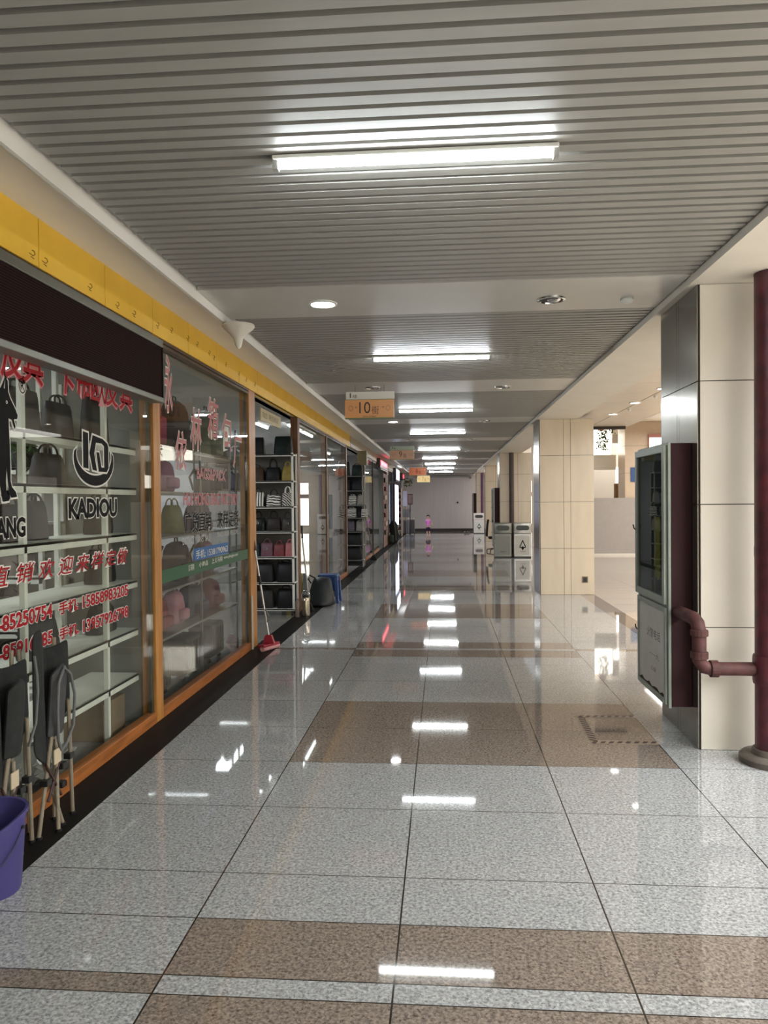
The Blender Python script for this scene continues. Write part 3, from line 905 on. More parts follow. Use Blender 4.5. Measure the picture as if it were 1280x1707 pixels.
def rack(label, x0, x1, y0, y1, levels, zt, m=M_SHELF, posts_y=None, casters=True, name='display_rack', lip=0.05, back=None, pw=0.035, faces_x=False):
    t = thing(name, label, 'display rack', ((x0 + x1) / 2, (y0 + y1) / 2, 0))
    for z in levels:
        s = MB().box(x0, x1, y0, y1, z - 0.02, z)
        if lip:
            if faces_x: s.box(x1 - 0.012, x1, y0, y1, z - lip, z)
            else: s.box(x0, x1, y0, y0 + 0.012, z - lip, z)
        s.build('shelf_board', m, t, 0.002)
    zb = 0.075 if casters else 0.0
    py = posts_y or [y0 + pw / 2, y1 - pw / 2]
    for y in py:
        for x in ((x0 + pw / 2, x1 - pw / 2)):
            MB().box(x - pw / 2, x + pw / 2, y - pw / 2, y + pw / 2, zb, zt).build('upright', m, t, 0.004)
    if casters:
        for y in (y0 + 0.03, y1 - 0.03):
            for x in (x0 + 0.04, x1 - 0.04):
                c = MB().cyl((x - 0.012, y, 0.03), (x + 0.012, y, 0.03), 0.03, 12)
                c.box(x - 0.02, x + 0.02, y - 0.015, y + 0.015, 0.055, 0.08)
                c.build('caster', M_BLACK, t)
    if back: MB().box(x0 + 0.01, x1 - 0.01, y1 - 0.012, y1 - 0.002, zb, zt).build('back_panel', back, t)
    return t


# ---------------- first shop: rack along the window, wall rack behind
rack('long white shelving standing right behind first shop window', XW - 0.50, XW - 0.12, 1.0, 5.64, [0.39, 0.735, 1.10, 1.46, 1.80, 2.10], 2.62,
     posts_y=[1.03, 2.0, 3.05, 4.09, 5.13], casters=False, lip=0.055, faces_x=True)
rack('white wall shelving along the back of the first shop', XW - 3.39, XW - 3.0, 0.4, 5.6, [0.3, 0.7, 1.1, 1.5, 1.9, 2.3], 2.6, posts_y=[0.43, 1.7, 3.0, 4.3, 5.55], casters=False, lip=0.04, faces_x=True)
rack('white shelving on the far partition of the first shop', XW - 2.9, XW - 0.7, 5.33, 5.68, [0.35, 0.75, 1.15, 1.55, 1.95, 2.35], 2.6, casters=False, lip=0.05)
DARKS = [(24, 24, 24), (40, 34, 30), (46, 43, 41), (28, 31, 33), (56, 46, 38)]
xs = XW - 0.31
tote('large dark briefcase bag on the top window shelf beneath the red characters', (xs, 4.35, 2.10), 0.42, 0.10, 0.27, leather((40, 40, 39), 0.4), hh=0.05, rz=PI / 2, taper=0.98, name='briefcase', cat='briefcase')
tote('smaller black briefcase beside the upright on the top window shelf', (xs, 4.83, 2.10), 0.30, 0.10, 0.24, leather((20, 22, 22), 0.35), hh=0.05, rz=PI / 2, taper=0.98, name='briefcase', cat='briefcase')
tote('tall dark shopping bag with a white oval tag behind first window', (xs, 5.36, 2.10), 0.30, 0.11, 0.36, leather((32, 29, 26)), hh=0.1, rz=PI / 2, clasp=True)
tote('brown grey handbag on the second shelf behind the letter emblem', (xs, 4.70, 1.80), 0.30, 0.13, 0.2, leather((70, 64, 61)), hh=0.06, rz=PI / 2)
tote('dark handbag on the eye level shelf under the wolf emblem', (xs, 3.8, 1.80), 0.26, 0.12, 0.2, leather((34, 31, 30)), hh=0.05, rz=PI / 2)
tote('black handbag on the shelf right above the red slogan', (xs, 4.22, 1.46), 0.28, 0.12, 0.22, leather((32, 30, 30)), hh=0.05, rz=PI / 2)
tote('dark grey flat bag beside the upright above the slogan', (xs, 4.52, 1.46), 0.22, 0.1, 0.24, leather((48, 46, 45)), hh=0.04, rz=PI / 2)
tote('dark olive bag above the end of the red slogan', (xs, 5.4, 1.46), 0.30, 0.12, 0.24, leather((48, 48, 44)), hh=0.05, rz=PI / 2)
tote('black bag behind the last digits of upper phone number', (xs, 5.42, 1.10), 0.32, 0.13, 0.25, leather((28, 30, 32)), hh=0.04, rz=PI / 2)
tote('grey bag under the lower phone number behind the window', (xs, 4.55, 0.735), 0.34, 0.14, 0.24, leather((58, 56, 55)), hh=0.04, rz=PI / 2)
tote('dark low bag on the second lowest window shelf near the post', (xs, 5.42, 0.735), 0.3, 0.14, 0.2, leather((44, 42, 40)), hh=0.04, rz=PI / 2)
carton('brown open carton on the floor behind the corner of first window', (xs - 0.05, 5.36, 0.0), 0.34, 0.36, 0.26, mat('cardboard', rgb((128, 108, 84)), 0.8, var=0.12))
# papers and slats lying at the bottom of the window
pl = random.Random(3)
def slat_bit(label, y, x, z, L, ang, m, tk=0.012, w=0.05):
    t = MB().box(-w / 2, w / 2, -L / 2, L / 2, 0, tk).build('board_offcut', m, None, 0.002)
    t.location = (x, y, z); t.rotation_euler = (0, 0, ang)
    tag(t, label, 'board')
slat_bit('pale thin board lying aslant at the foot of first window', 4.55, XW - 0.34, 0.0, 0.75, 0.38, M_SHELF)
slat_bit('short grey board lying flat beside the carton', 4.83, XW - 0.3, 0.0, 0.42, 0.2, mat('grey_board', rgb((150, 150, 142)), 0.6))
slat_bit('thin pale strip lying nearest the glass behind folded chair', 4.02, XW - 0.07, 0.0, 0.55, -0.12, M_SHELF, 0.01, 0.03)
pp = MB()
rows = [[(XW - 0.42 + 0.26 * i / 6, 4.25 + 0.3 * j / 6, 0.02 + 0.06 * abs(math.sin(i * 1.3 + j * 0.9)) ) for j in range(7)] for i in range(7)]
tag(pp.sheet(rows, 0.003).build('crumpled_plastic', mat('grey_plastic_sheet', rgb((132, 128, 122)), 0.25, var=0.3, scale=20), None, 0, True), 'crumpled grey plastic sheet at the bottom of the window', 'plastic sheet')
bb = [('left', 0.55), ('mid', 1.3), ('c', 2.3), ('d', 2.9), ('e', 3.6), ('f', 4.1), ('g', 4.8), ('h', 5.3)]
k = 0
LV = [0.3, 0.7, 1.1, 1.5, 1.9]
WORDS = ['lowest', 'second lowest', 'middle', 'second highest', 'highest']
for zi, z in enumerate(LV):
    for yi in range(4):
        y = 3.2 + yi * 0.62
        if pl.random() < 0.45: continue
        c = pl.choice(DARKS)
        pos = ['second upright', 'middle', 'fourth upright', 'far partition'][yi]
        tote('dark bag on the %s back wall shelf of first shop, near the %s' % (WORDS[zi], pos), (XW - 3.18, y, z), 0.32, 0.14, 0.2 + 0.06 * pl.random(), leather(c), hh=0.07, rz=PI / 2)
for zi, z in enumerate([0.35, 0.75, 1.15, 1.55, 1.95]):
    for xi in range(3):
        if pl.random() < 0.35: continue
        c = pl.choice(DARKS + [(110, 100, 92)])
        tote('bag on the %s far partition shelf of first shop, %s' % (WORDS[zi], ['at the inner end', 'in the centre', 'nearest the window'][xi]), (XW - 2.4 + xi * 0.68, 5.5, z), 0.34, 0.14, 0.2 + 0.06 * pl.random(), leather(c), hh=0.07)
pm2 = thing('artificial_palm', 'tall artificial palm with spiky brown trunk inside the first shop', 'plant', (-2.95, 5.12, 0))
MB().lathe([(.10, 0), (.12, .22), (.125, .23), (.105, .22), (.10, .2)], (-2.95, 5.12, 0), 18).build('pot', mat('pot_dark', rgb((60, 52, 46)), .6), pm2, 0, True)
tk = MB(); tk.tube([(-2.95, 5.12, .2), (-2.945, 5.11, 1.1), (-2.95, 5.12, 2.06)], [.035, .03, .026], 10)
for i in range(46):
    z = .3 + i * .038; a = i * 2.4
    tk.tube([(-2.95 + .02 * math.cos(a), 5.12 + .02 * math.sin(a), z), (-2.95 + .06 * math.cos(a), 5.12 + .06 * math.sin(a), z + .035)], [.011, .002], 5)
tk.build('trunk', mat('trunk_brown', rgb((74, 54, 38)), .8), pm2)
fr_ = MB()
for i in range(11):
    a = i * 2 * PI / 11 + .2
    L_ = .19 + .03 * (i % 3)
    sp = [Vector((-2.95 + L_ * f * math.cos(a) * .8, 5.12 + L_ * f * math.sin(a) * .7, 2.05 + .26 * f - .34 * f * f)) for f in (0, .2, .4, .6, .8, 1)]
    fr_.tube(sp, [.006, .005, .004, .004, .003, .002], 5)
    for k in range(1, 6):
        for sd in (-1, 1):
            q = sp[k]; t_ = (sp[k] - sp[k - 1]).normalized(); n_ = Vector((-t_.y, t_.x, 0)) * sd
            e_ = q + n_ * .075 + t_ * .05 - Vector((0, 0, .03))
            fr_.add([q, q + t_ * .018, e_, q - t_ * .012], [(0, 1, 2, 3)])
fr_.build('fronds', M_PLANT, pm2)
# bust on a stand behind the glass
bs = thing('display_bust', 'white display bust standing behind the letter emblem', 'display bust', (XW - 1.0, 4.45, 0))
MB().lathe([(0.17, 0), (0.17, 0.02), (0.03, 0.04), (0.02, 0.06), (0.02, 1.22)], (XW - 1.0, 4.45, 0), 20).build('stand', M_CHROME, bs, 0, True)
MB().lathe([(0.06, 1.2), (0.15, 1.25), (0.17, 1.4), (0.19, 1.62), (0.2, 1.75), (0.12, 1.83), (0.06, 1.88), (0.055, 1.98)], (XW - 1.0, 4.45, 0), 20).build('torso', M_WHITE, bs, 0, True)

# ---------------- second shop: goods behind the pink lettered window
rack('dark glass shelf unit behind the pink lettered window', XW - 0.62, XW - 0.12, 5.9, 8.5, [0.55, 0.95, 1.4, 1.78, 2.15], 2.5, m=mat('smoked_shelf', rgb((96, 96, 92)), 0.3), casters=False, lip=0, posts_y=[5.93, 7.2, 8.47], pw=0.02)
def bpack(label, loc, w, d, h, c, rz=PI / 2):
    loc = (loc[0], loc[1], loc[2] + 0.003)
    t = thing('backpack', label, 'backpack', loc)
    L = Vector(loc)
    m = leather(c, 0.7)
    b = MB()
    prof = [(0, .9, .9), (.08, 1, 1), (.5, 1, 1), (.8, .92, .85), (.93, .74, .65), (1, .4, .3)]
    n = 18; vs = []; fs = []
    for f, a, q in prof:
        for k in range(n):
            th = 2 * PI * k / n; cx, cy = math.cos(th), math.sin(th); e = .55
            vs.append((L.x + w / 2 * a * abs(cx) ** e * (1 if cx >= 0 else -1), L.y + d / 2 * q * abs(cy) ** e * (1 if cy >= 0 else -1), L.z + f * h))
    for i in range(len(prof) - 1):
        for k in range(n): fs.append((i * n + k, i * n + (k + 1) % n, (i + 1) * n + (k + 1) % n, (i + 1) * n + k))
    fs += [tuple(range(n))[::-1], tuple(range((len(prof) - 1) * n, len(prof) * n))]
    b.add(vs, fs).build('pack_body', m, t, 0, True, angle=60)
    MB().box(L.x - w * .32, L.x + w * .32, L.y - d / 2 - .05, L.y - d / 2 + .03, L.z + .03, L.z + h * .45).build('front_pocket', m, t, 0.025, True, 3)
    MB().tube([(L.x - w * .1, L.y, L.z + h * .97), (L.x - w * .08, L.y, L.z + h + .04), (L.x + w * .08, L.y, L.z + h + .04), (L.x + w * .1, L.y, L.z + h * .97)], .008, 7).build('carry_loop', M_BLACKCLOTH, t)
    for s in (-1, 1):
        MB().tube([(L.x + s * w * .25, L.y + d * .45, L.z + h * .9), (L.x + s * w * .3, L.y + d * .7, L.z + h * .6), (L.x + s * w * .3, L.y + d * .5, L.z + h * .12)], .012, 6).build('strap', M_BLACKCLOTH, t)
    t.rotation_euler = (0, 0, rz)
    return t
xs2 = XW - 0.34
bpack('big crimson backpack at the top of the pink lettered window', (xs2, 6.28, 2.15), 0.55, 0.24, 0.62, (150, 40, 70))
bpack('dark backpack beside the crimson one on the top shelf', (xs2, 7.1, 2.15), 0.42, 0.22, 0.5, (58, 44, 48))
bpack('grey green backpack on the top shelf by the doorway post', (xs2, 8.05, 2.15), 0.44, 0.22, 0.52, (108, 116, 92))
bpack('black backpack with grey sides below the crimson backpack', (xs2, 6.2, 1.78), 0.42, 0.2, 0.29, (40, 40, 46))
bpack('small purple backpack on the shelf below the crimson one', (xs2, 6.72, 1.78), 0.34, 0.2, 0.29, (110, 40, 96))
bpack('navy backpack next to the post on the fourth shelf', (xs2, 8.05, 1.78), 0.42, 0.2, 0.29, (40, 44, 62))
tote('dark round topped bag on the shelf behind the factory name', (xs2, 6.2, 1.40), 0.46, 0.2, 0.26, leather((52, 50, 56)), hh=0.06, rz=PI / 2)
tote('purple grey bag behind the end of the factory name', (xs2, 7.75, 1.40), 0.5, 0.2, 0.26, leather((84, 78, 100)), hh=0.06, rz=PI / 2)
tote('olive green bag behind the middle of the factory name', (xs2, 7.0, 1.40), 0.3, 0.16, 0.26, leather((120, 122, 66)), hh=0.06, rz=PI / 2)
bpack('dusty red backpack behind the green strip by the first post', (xs2, 6.1, 0.95), 0.3, 0.18, 0.35, (150, 52, 58))
bpack('mauve backpack above the green strip near the doorway post', (xs2, 7.95, 0.95), 0.3, 0.18, 0.32, (138, 100, 120))
bpack('dark backpack behind the blue number label', (xs2, 7.1, 0.95), 0.4, 0.2, 0.36, (42, 36, 34))
bpack('maroon backpack below the green strip', (xs2, 6.5, 0.55), 0.4, 0.2, 0.30, (112, 32, 40))
bpack('navy backpack with hanging straps below the green strip', (xs2, 7.5, 0.55), 0.5, 0.2, 0.30, (44, 50, 70))
bpack('pink and grey backpack between maroon and navy ones', (xs2, 7.0, 0.55), 0.26, 0.18, 0.30, (170, 120, 130))
bpack('wine red backpack low beside the doorway post', (xs2, 8.1, 0.55), 0.36, 0.2, 0.30, (92, 38, 50))
suitcase('black suitcase on the floor below the maroon backpack', (xs2, 6.35, 0), 0.5, 0.26, 0.40, leather((20, 22, 20)), PI / 2)
suitcase('charcoal suitcase on the floor below the navy backpack', (xs2, 7.2, 0), 0.46, 0.26, 0.40, leather((28, 27, 27)), PI / 2)
suitcase('grey suitcase on the floor beside the doorway post', (xs2, 8.0, 0), 0.46, 0.26, 0.40, leather((34, 37, 33)), PI / 2)

# ---------------- bag rack in the doorway
RY0, RY1 = 11.1, 11.42
RL = [0.10, 0.49, 0.87, 1.25, 1.62, 2.0, 2.39]
rk = rack('white wheeled rack full of bags in the open doorway', -2.98, -2.205, RY0, RY1, RL, 2.41, m=M_WHITE, casters=True, lip=0.03, pw=0.03, back=mat('rack_back', rgb((96, 94, 90)), 0.7))
ryc = (RY0 + RY1) / 2
ZEB = stripes('zebra_print', rgb((225, 222, 212)), rgb((24, 24, 24)), 9, 5.0, 'Z', 0.55)
ZEB2 = stripes('striped_print', rgb((228, 226, 220)), rgb((24, 24, 24)), 8, 0.3, 'X', 0.6)
CHK = stripes('chevron_print', rgb((205, 202, 194)), rgb((34, 32, 32)), 14, 3.0, 'DIAGONAL', 0.5)
W_ = 'of the doorway rack'
tote('black bag lying on the very top %s' % W_, (-2.80, ryc, 2.39), 0.28, 0.2, 0.26, leather((28, 30, 34)), hh=0)
tote('dark green black bag at outer end on top %s' % W_, (-2.38, ryc, 2.39), 0.27, 0.2, 0.27, leather((26, 38, 36)), hh=0)
tote('dark brown handbag on the highest shelf %s' % W_, (-2.80, ryc, 2.0), 0.26, 0.16, 0.2, leather((66, 52, 44)), hh=0.05)
tote('black tote with tall pointed handles on the highest shelf %s' % W_, (-2.535, ryc, 2.0), 0.22, 0.15, 0.2, leather((24, 24, 26)), hh=0.13)
tote('olive yellow tote on the highest shelf %s' % W_, (-2.315, ryc, 2.0), 0.17, 0.15, 0.22, leather((150, 132, 66)), hh=0.06, taper=0.6)
tote('black and white vertically striped tote on the second shelf %s' % W_, (-2.77, ryc, 1.62), 0.19, 0.14, 0.21, ZEB2, M_BLACK, 0.06)
tote('zebra patterned handbag on the second shelf %s' % W_, (-2.53, ryc, 1.62), 0.22, 0.14, 0.17, ZEB, M_BLACK, 0.08)
tote('grey chevron patterned tote at outer end of second shelf %s' % W_, (-2.32, ryc, 1.62), 0.17, 0.14, 0.2, CHK, M_WHITE, 0.09)
tote('black handbag with silver clasp on the third shelf %s' % W_, (-2.77, ryc, 1.25), 0.22, 0.14, 0.2, leather((22, 24, 26), 0.3), hh=0.09, clasp=True)
tote('very dark brown handbag on the third shelf %s' % W_, (-2.535, ryc, 1.25), 0.22, 0.14, 0.2, leather((40, 34, 32)), hh=0.1)
tote('dark grey pleated handbag at outer end of third shelf %s' % W_, (-2.32, ryc, 1.25), 0.18, 0.14, 0.19, leather((58, 54, 52)), hh=0.09, clasp=True)
tote('dark teal handbag on the fourth shelf %s' % W_, (-2.83, ryc, 0.87), 0.17, 0.14, 0.19, leather((24, 44, 46)), hh=0.08)
tote('mauve handbag with small buckle on the fourth shelf %s' % W_, (-2.64, ryc, 0.87), 0.19, 0.14, 0.2, leather((104, 74, 84)), hh=0.06, clasp=True)
tote('maroon handbag on the fourth shelf %s' % W_, (-2.455, ryc, 0.87), 0.17, 0.14, 0.18, leather((116, 58, 62)), hh=0.05)
tote('pink handbag at outer end of fourth shelf %s' % W_, (-2.296, ryc, 0.87), 0.13, 0.14, 0.2, leather((170, 104, 104)), hh=0.05)
tote('large black holdall on the fifth shelf %s' % W_, (-2.72, ryc, 0.49), 0.36, 0.2, 0.28, leather((34, 33, 34)), hh=0.04)
tote('smaller black holdall at outer end of fifth shelf %s' % W_, (-2.36, ryc, 0.49), 0.26, 0.2, 0.29, leather((26, 26, 28)), hh=0.04)
tote('dark grey holdall on the bottom shelf %s' % W_, (-2.72, ryc, 0.10), 0.36, 0.2, 0.28, leather((44, 42, 40)), hh=0.05)
tote('black holdall at outer end of bottom shelf %s' % W_, (-2.36, ryc, 0.10), 0.26, 0.2, 0.28, leather((22, 22, 24)), hh=0.05)

# hanging shop sign in the doorway
hs = thing('hanging_shop_sign', 'small cream number plate hanging in the bag shop doorway', 'sign', (-2.35, 10.31, 2.74))
MB().box(-2.36, -2.34, 9.71, 10.91, 2.745, 2.905).build('sign_board', mat('cream_sign', rgb((198, 184, 140)), 0.5), hs, 0.003)
put_text(_lb := MB(), '7823', (9.78, 10.05, 2.79, 2.86), (-2.3385, 0, 0), (0, 1, 0), (0, 0, 1), (1, 0, 0))
_lb.build('lettering', mat('sign_brown', rgb((120, 100, 66)), 0.6), hs)
put_text(put := MB(), '箱包商店', (10.15, 10.72, 2.79, 2.87), (-2.3385, 0, 0), (0, 1, 0), (0, 0, 1), (1, 0, 0))
put.build('lettering', mat('sign_brown', rgb((120, 100, 66)), 0.6), hs)
for y in (9.9, 10.7):
    MB().cyl((-2.35, y, 2.90), (-2.35, y, 2.985), 0.004, 6).build('hanger', M_CHROME, hs)

# ---------------- floor things along the black strip
# flat mop with red head
mp = thing('sponge_mop', 'sponge mop with red head leaning on the doorway post', 'mop', (-2.0, 8.55, 0))
hx, hy = -2.0, 8.55
hp_ = MB().box(-0.15, 0.15, -0.045, 0.045, 0.035, 0.075).build('head_plate', mat('mop_red', rgb((150, 34, 48)), 0.4), mp, 0.008)
sg_ = MB().tube([(-0.15, -.02, 0.03), (0.15, -.02, 0.03)], 0.03, 12).build('sponge', mat('sponge_pink', rgb((206, 150, 150)), 0.9, var=0.15, scale=40), mp)
for q in (hp_, sg_):
    q.data.transform(Matrix.Translation((hx, hy, 0)))
    q.data.transform(Matrix.Rotation(1.15, 4, 'Z'))
MB().prism([(hx - 0.07, 0.075), (hx + 0.07, 0.075), (hx + 0.035, 0.17), (hx - 0.035, 0.17)], 'y', hy - 0.03, hy + 0.03).build('neck', mat('mop_red', rgb((150, 34, 48)), 0.4), mp, 0.006)
dirv = Vector((-2.19, 8.72, 1.12)) - Vector((hx, hy, 0.15))
def along(t): return tuple(Vector((hx, hy, 0.15)) + dirv * t)
MB().cyl(along(0), along(1.0), 0.011, 10).build('pole', mat('pole_silver', rgb((196, 196, 192)), 0.3, 0.6), mp)
MB().cyl(along(0.60), along(0.70), 0.016, 10).build('joint', M_BLACK, mp)
MB().cyl(along(1.0), along(1.18), 0.017, 10).build('grip', mat('grip_maroon', rgb((84, 34, 36)), 0.6), mp)
MB().tube([along(0.16), tuple(Vector(along(0.2)) + Vector((0.06, -0.03, 0.02))), along(0.32)], 0.007, 7).build('lever', M_CHROME, mp)
# thin rod against the post
tag(MB().tube([(XW + 0.035, 8.50, 0.012), (XW + 0.028, 8.51, 0.62)], 0.012, 8).build('thin_rod', mat('rod_white', rgb((196, 190, 176)), 0.5), None), 'thin pale rod standing against the orange doorway post', 'rod')

# steel thermos jug
th = thing('steel_flask', 'steel vacuum flask with loop handle standing on the black strip', 'flask', (-2.03, 11.06, 0))
MB().lathe([(0.058, 0.0), (0.06, 0.01), (0.06, 0.235), (0.055, 0.25), (0.045, 0.265), (0.045, 0.28)], (-2.03, 11.06, 0), 24).build('flask_body', mat('flask_steel', rgb((190, 180, 160)), 0.22, 1.0), th, 0, True)
MB().lathe([(0.047, 0.28), (0.047, 0.31), (0.03, 0.318)], (-2.03, 11.06, 0), 20).build('lid', M_BLACK, th, 0, True)
MB().tube([(-2.09, 11.06, 0.25), (-2.09, 11.06, 0.33), (-2.06, 11.06, 0.375), (-2.0, 11.06, 0.375), (-1.97, 11.06, 0.33), (-1.97, 11.06, 0.25)], 0.008, 8).build('carry_handle', M_CHROME, th, 0, True)
tag(MB().lathe([(0.03, 0), (0.032, 0.01), (0.032, 0.22), (0.02, 0.24), (0.018, 0.27)], (-2.14, 10.98, 0), 16).build('water_bottle', mat('bottle_grey', rgb((110, 98, 88)), 0.3), None, 0, True), 'dull slim bottle standing beside the steel flask', 'bottle')
# stick leaning by the third window
br = thing('broom', 'long white sticked broom leaning upside against brown jamb', 'broom', (-2.1, 11.75, 0))
MB().cyl((-2.08, 11.62, 0.10), (-2.185, 11.66, 1.12), 0.012, 10).build('stick', mat('stick_white', rgb((190, 192, 184)), 0.5), br)
MB().cyl((-2.185, 11.66, 1.12), (-2.19, 11.662, 1.32), 0.015, 10).build('grip', M_BLACK, br)
MB().prism([(-2.16, 0.0), (-2.0, 0.0), (-2.055, 0.12), (-2.105, 0.12)], 'y', 11.59, 11.65).build('bristles', M_BLACKCLOTH, br)

# blue plastic stool with a black bag slumped against it
st = thing('plastic_stool', 'blue plastic stool behind the slumped black bag', 'stool', (-1.93, 12.65, 0))
BL = mat('stool_blue', rgb((44, 74, 128)), 0.4)
MB().box(-2.09, -1.77, 12.49, 12.81, 0.43, 0.47).build('seat', BL, st, 0.012)
for sx in (-1, 1):
    for sy in (-1, 1):
        x, y = -1.93 + sx * 0.14, 12.65 + sy * 0.14
        l = MB()
        l.add([(x - .03, y - .03, .43), (x + .03, y - .03, .43), (x + .03, y + .03, .43), (x - .03, y + .03, .43), (x + sx * .03 - .026, y + sy * .03 - .026, 0), (x + sx * .03 + .026, y + sy * .03 - .026, 0), (x + sx * .03 + .026, y + sy * .03 + .026, 0), (x + sx * .03 - .026, y + sy * .03 + .026, 0)],
              [(0, 1, 2, 3), (7, 6, 5, 4), (0, 4, 5, 1), (1, 5, 6, 2), (2, 6, 7, 3), (3, 7, 4, 0)])
        l.build('leg', BL, st, 0.006)
MB().box(-2.075, -1.785, 12.505, 12.52, 0.20, 0.43).box(-1.79, -1.775, 12.5, 12.8, 0.14, 0.2).box(-1.79, -1.775, 12.5, 12.8, 0.36, 0.43).box(-1.79, -1.775, 12.5, 12.56, 0.2, 0.36).box(-1.79, -1.775, 12.74, 12.8, 0.2, 0.36).build('skirt', BL, st, 0.004)
sb = thing('black_bag', 'big slumped black bag leaning on the blue stool', 'bag', (-2.0, 12.2, 0))
b = MB()
prof = [(0, 1.05, 1.1), (.08, 1.15, 1.2), (.3, 1.02, 1.0), (.6, .86, .75), (.85, .74, .6), (1, .6, .4)]
n = 26; vs = []; fs = []
for i, (f, a, q) in enumerate(prof):
    for k in range(n):
        t_ = 2 * PI * k / n
        w_ = 1 + 0.06 * math.sin(5 * t_ + i) + 0.04 * math.sin(9 * t_ + 2 * i)
        vs.append((-2.0 + .02 * f + 0.21 * a * w_ * math.cos(t_), 12.2 + 0.12 * f + 0.2 * q * w_ * math.sin(t_), f * .46))
for i in range(len(prof) - 1):
    for k in range(n): fs.append((i * n + k, i * n + (k + 1) % n, (i + 1) * n + (k + 1) % n, (i + 1) * n + k))
fs += [tuple(range(n))[::-1], tuple(range((len(prof) - 1) * n, len(prof) * n))]
b.add(vs, fs).build('bag_body', mat('bag_navy_black', rgb((26, 32, 36)), 0.45, var=0.2, scale=12), sb, 0, True, subsurf=1, angle=80)
MB().tube([(-2.16, 12.25, .36), (-2.21 + .02, 12.22, .42), (-2.18, 12.2, .5), (-2.1, 12.28, .44)], .012, 8).build('strap', M_BLACKCLOTH, sb, 0, True)
yb_ = thing('yellow_sack', 'yellow packet standing behind the third shop window', 'packet', (-2.5, 12.6, 0))
MB().box(-2.62, -2.36, 12.5, 12.66, 0, 0.62).build('packet_body', mat('packet_yellow', rgb((190, 168, 60)), 0.6, var=0.2), yb_, 0.03, True)
MB().box(-2.70, -2.62, 12.48, 12.62, 0, 0.7).build('black_sleeve', M_BLACK, yb_, 0.02, True)

# ---------------- third shop goods seen through window 3
rack('grey shelving behind the third shop window', XW - 1.6, XW - 1.2, 12.0, 16.8, [0.4, 0.9, 1.4, 1.9, 2.3], 2.6, m=mat('smoked_shelf2', rgb((120, 122, 122)), 0.4), casters=False, lip=0.03, posts_y=[12.03, 14.4, 16.77], faces_x=True)
for i, (y, z, c, wd) in enumerate([(12.5, 2.3, (60, 64, 62), 'left'), (13.1, 2.3, (48, 58, 54), ''), (13.8, 2.3, (70, 70, 72), ''), (12.6, 1.9, (60, 62, 92), ''), (13.3, 1.9, (86, 84, 100), ''), (14.9, 2.3, (66, 52, 58), ''), (15.6, 2.3, (56, 56, 60), '')]):
    tote(['dark green grey bag, first on the top shelf behind third window', 'greenish black bag, second on the top shelf behind third window', 'grey bag before the slim brown post, top shelf of third shop', 'blue grey bag on the second shelf behind third window', 'lilac grey bag on the second shelf behind third window', 'brown purple bag just past the slim brown post, top shelf', 'charcoal bag farthest along the top shelf of third shop'][i],
         (XW - 1.4, y, z), 0.44, 0.2, 0.3, leather(c), hh=0.06, rz=PI / 2)

# ---------------- second doorway rack
R2 = [0.25, 0.62, 0.95, 1.29, 1.6, 1.96, 2.32]
rack('black bag rack standing in the second open doorway', -2.62, -1.965, 18.6, 18.95, R2, 2.34, m=mat('rack_grey', rgb((150, 152, 146)), 0.4), casters=True, lip=0.03, pw=0.025, back=mat('rack_back2', rgb((44, 46, 46)), 0.8))
D2 = 'in the second doorway'
for (x, z, w, h, m, l) in [(-2.44, 2.32, .29, .34, leather((24, 32, 34)), 'tall black bag on top of the rack'), (-2.12, 2.32, .26, .26, leather((30, 40, 38)), 'lower dark bag on top of the rack'),
                           (-2.44, 1.96, .3, .26, leather((30, 32, 34)), 'black bag, inner one on the highest rack shelf'), (-2.13, 1.96, .26, .26, leather((36, 38, 40)), 'black bag, outer one on the highest rack shelf'),
                           (-2.24, 1.6, .2, .22, ZEB, 'zebra bag, inner one on the second rack shelf'), (-2.055, 1.6, .14, .22, CHK, 'black and white print bag, outer one on the second rack shelf'),
                           (-2.26, 1.29, .24, .22, ZEB, 'white flecked black bag on the third rack shelf'), (-2.055, 1.29, .14, .2, leather((30, 26, 26)), 'black bag at outer end of the third rack shelf'),
                           (-2.29, .95, .2, .24, leather((92, 84, 92)), 'mauve grey bag on the fourth rack shelf'), (-2.06, .95, .2, .24, leather((136, 132, 126)), 'silver grey bag on the fourth rack shelf'),
                           (-2.24, .62, .44, .27, leather((26, 28, 28)), 'wide black bag on the fifth rack shelf'), (-2.24, .25, .44, .3, leather((32, 30, 30)), 'wide black bag on the bottom rack shelf')]:
    tote(l + ' ' + D2, (x, 18.76, z), w, .2, h, m, hh=0.03)
tote('black and white bag hanging forward beside the second doorway rack', (-1.93, 18.535, 1.28), 0.15, 0.12, 0.22, ZEB, M_BLACK, 0.1)
bx = MB().box(-2.19, -1.95, 19.4, 19.7, 2.62, 2.98).build('sign_box', mat('olive_box', rgb((122, 108, 74)), 0.5, var=0.06), None, 0.004)
tag(bx, 'plain olive brown box mounted above the second doorway', 'box')

# second broom
b2 = thing('broom', 'thin dark broom leaning beside the olive post', 'broom', (-2.09, 21.7, 0))
MB().cyl((-2.02, 21.8, 0.1), (-2.19, 21.35, 1.25), 0.014, 8).build('stick', mat('stick_grey', rgb((120, 116, 104)), 0.5), b2)
MB().prism([(-2.12, 0.0), (-1.92, 0.0), (-1.99, 0.13), (-2.05, 0.13)], 'y', 21.77, 21.84).build('bristles', M_BLACKCLOTH, b2)

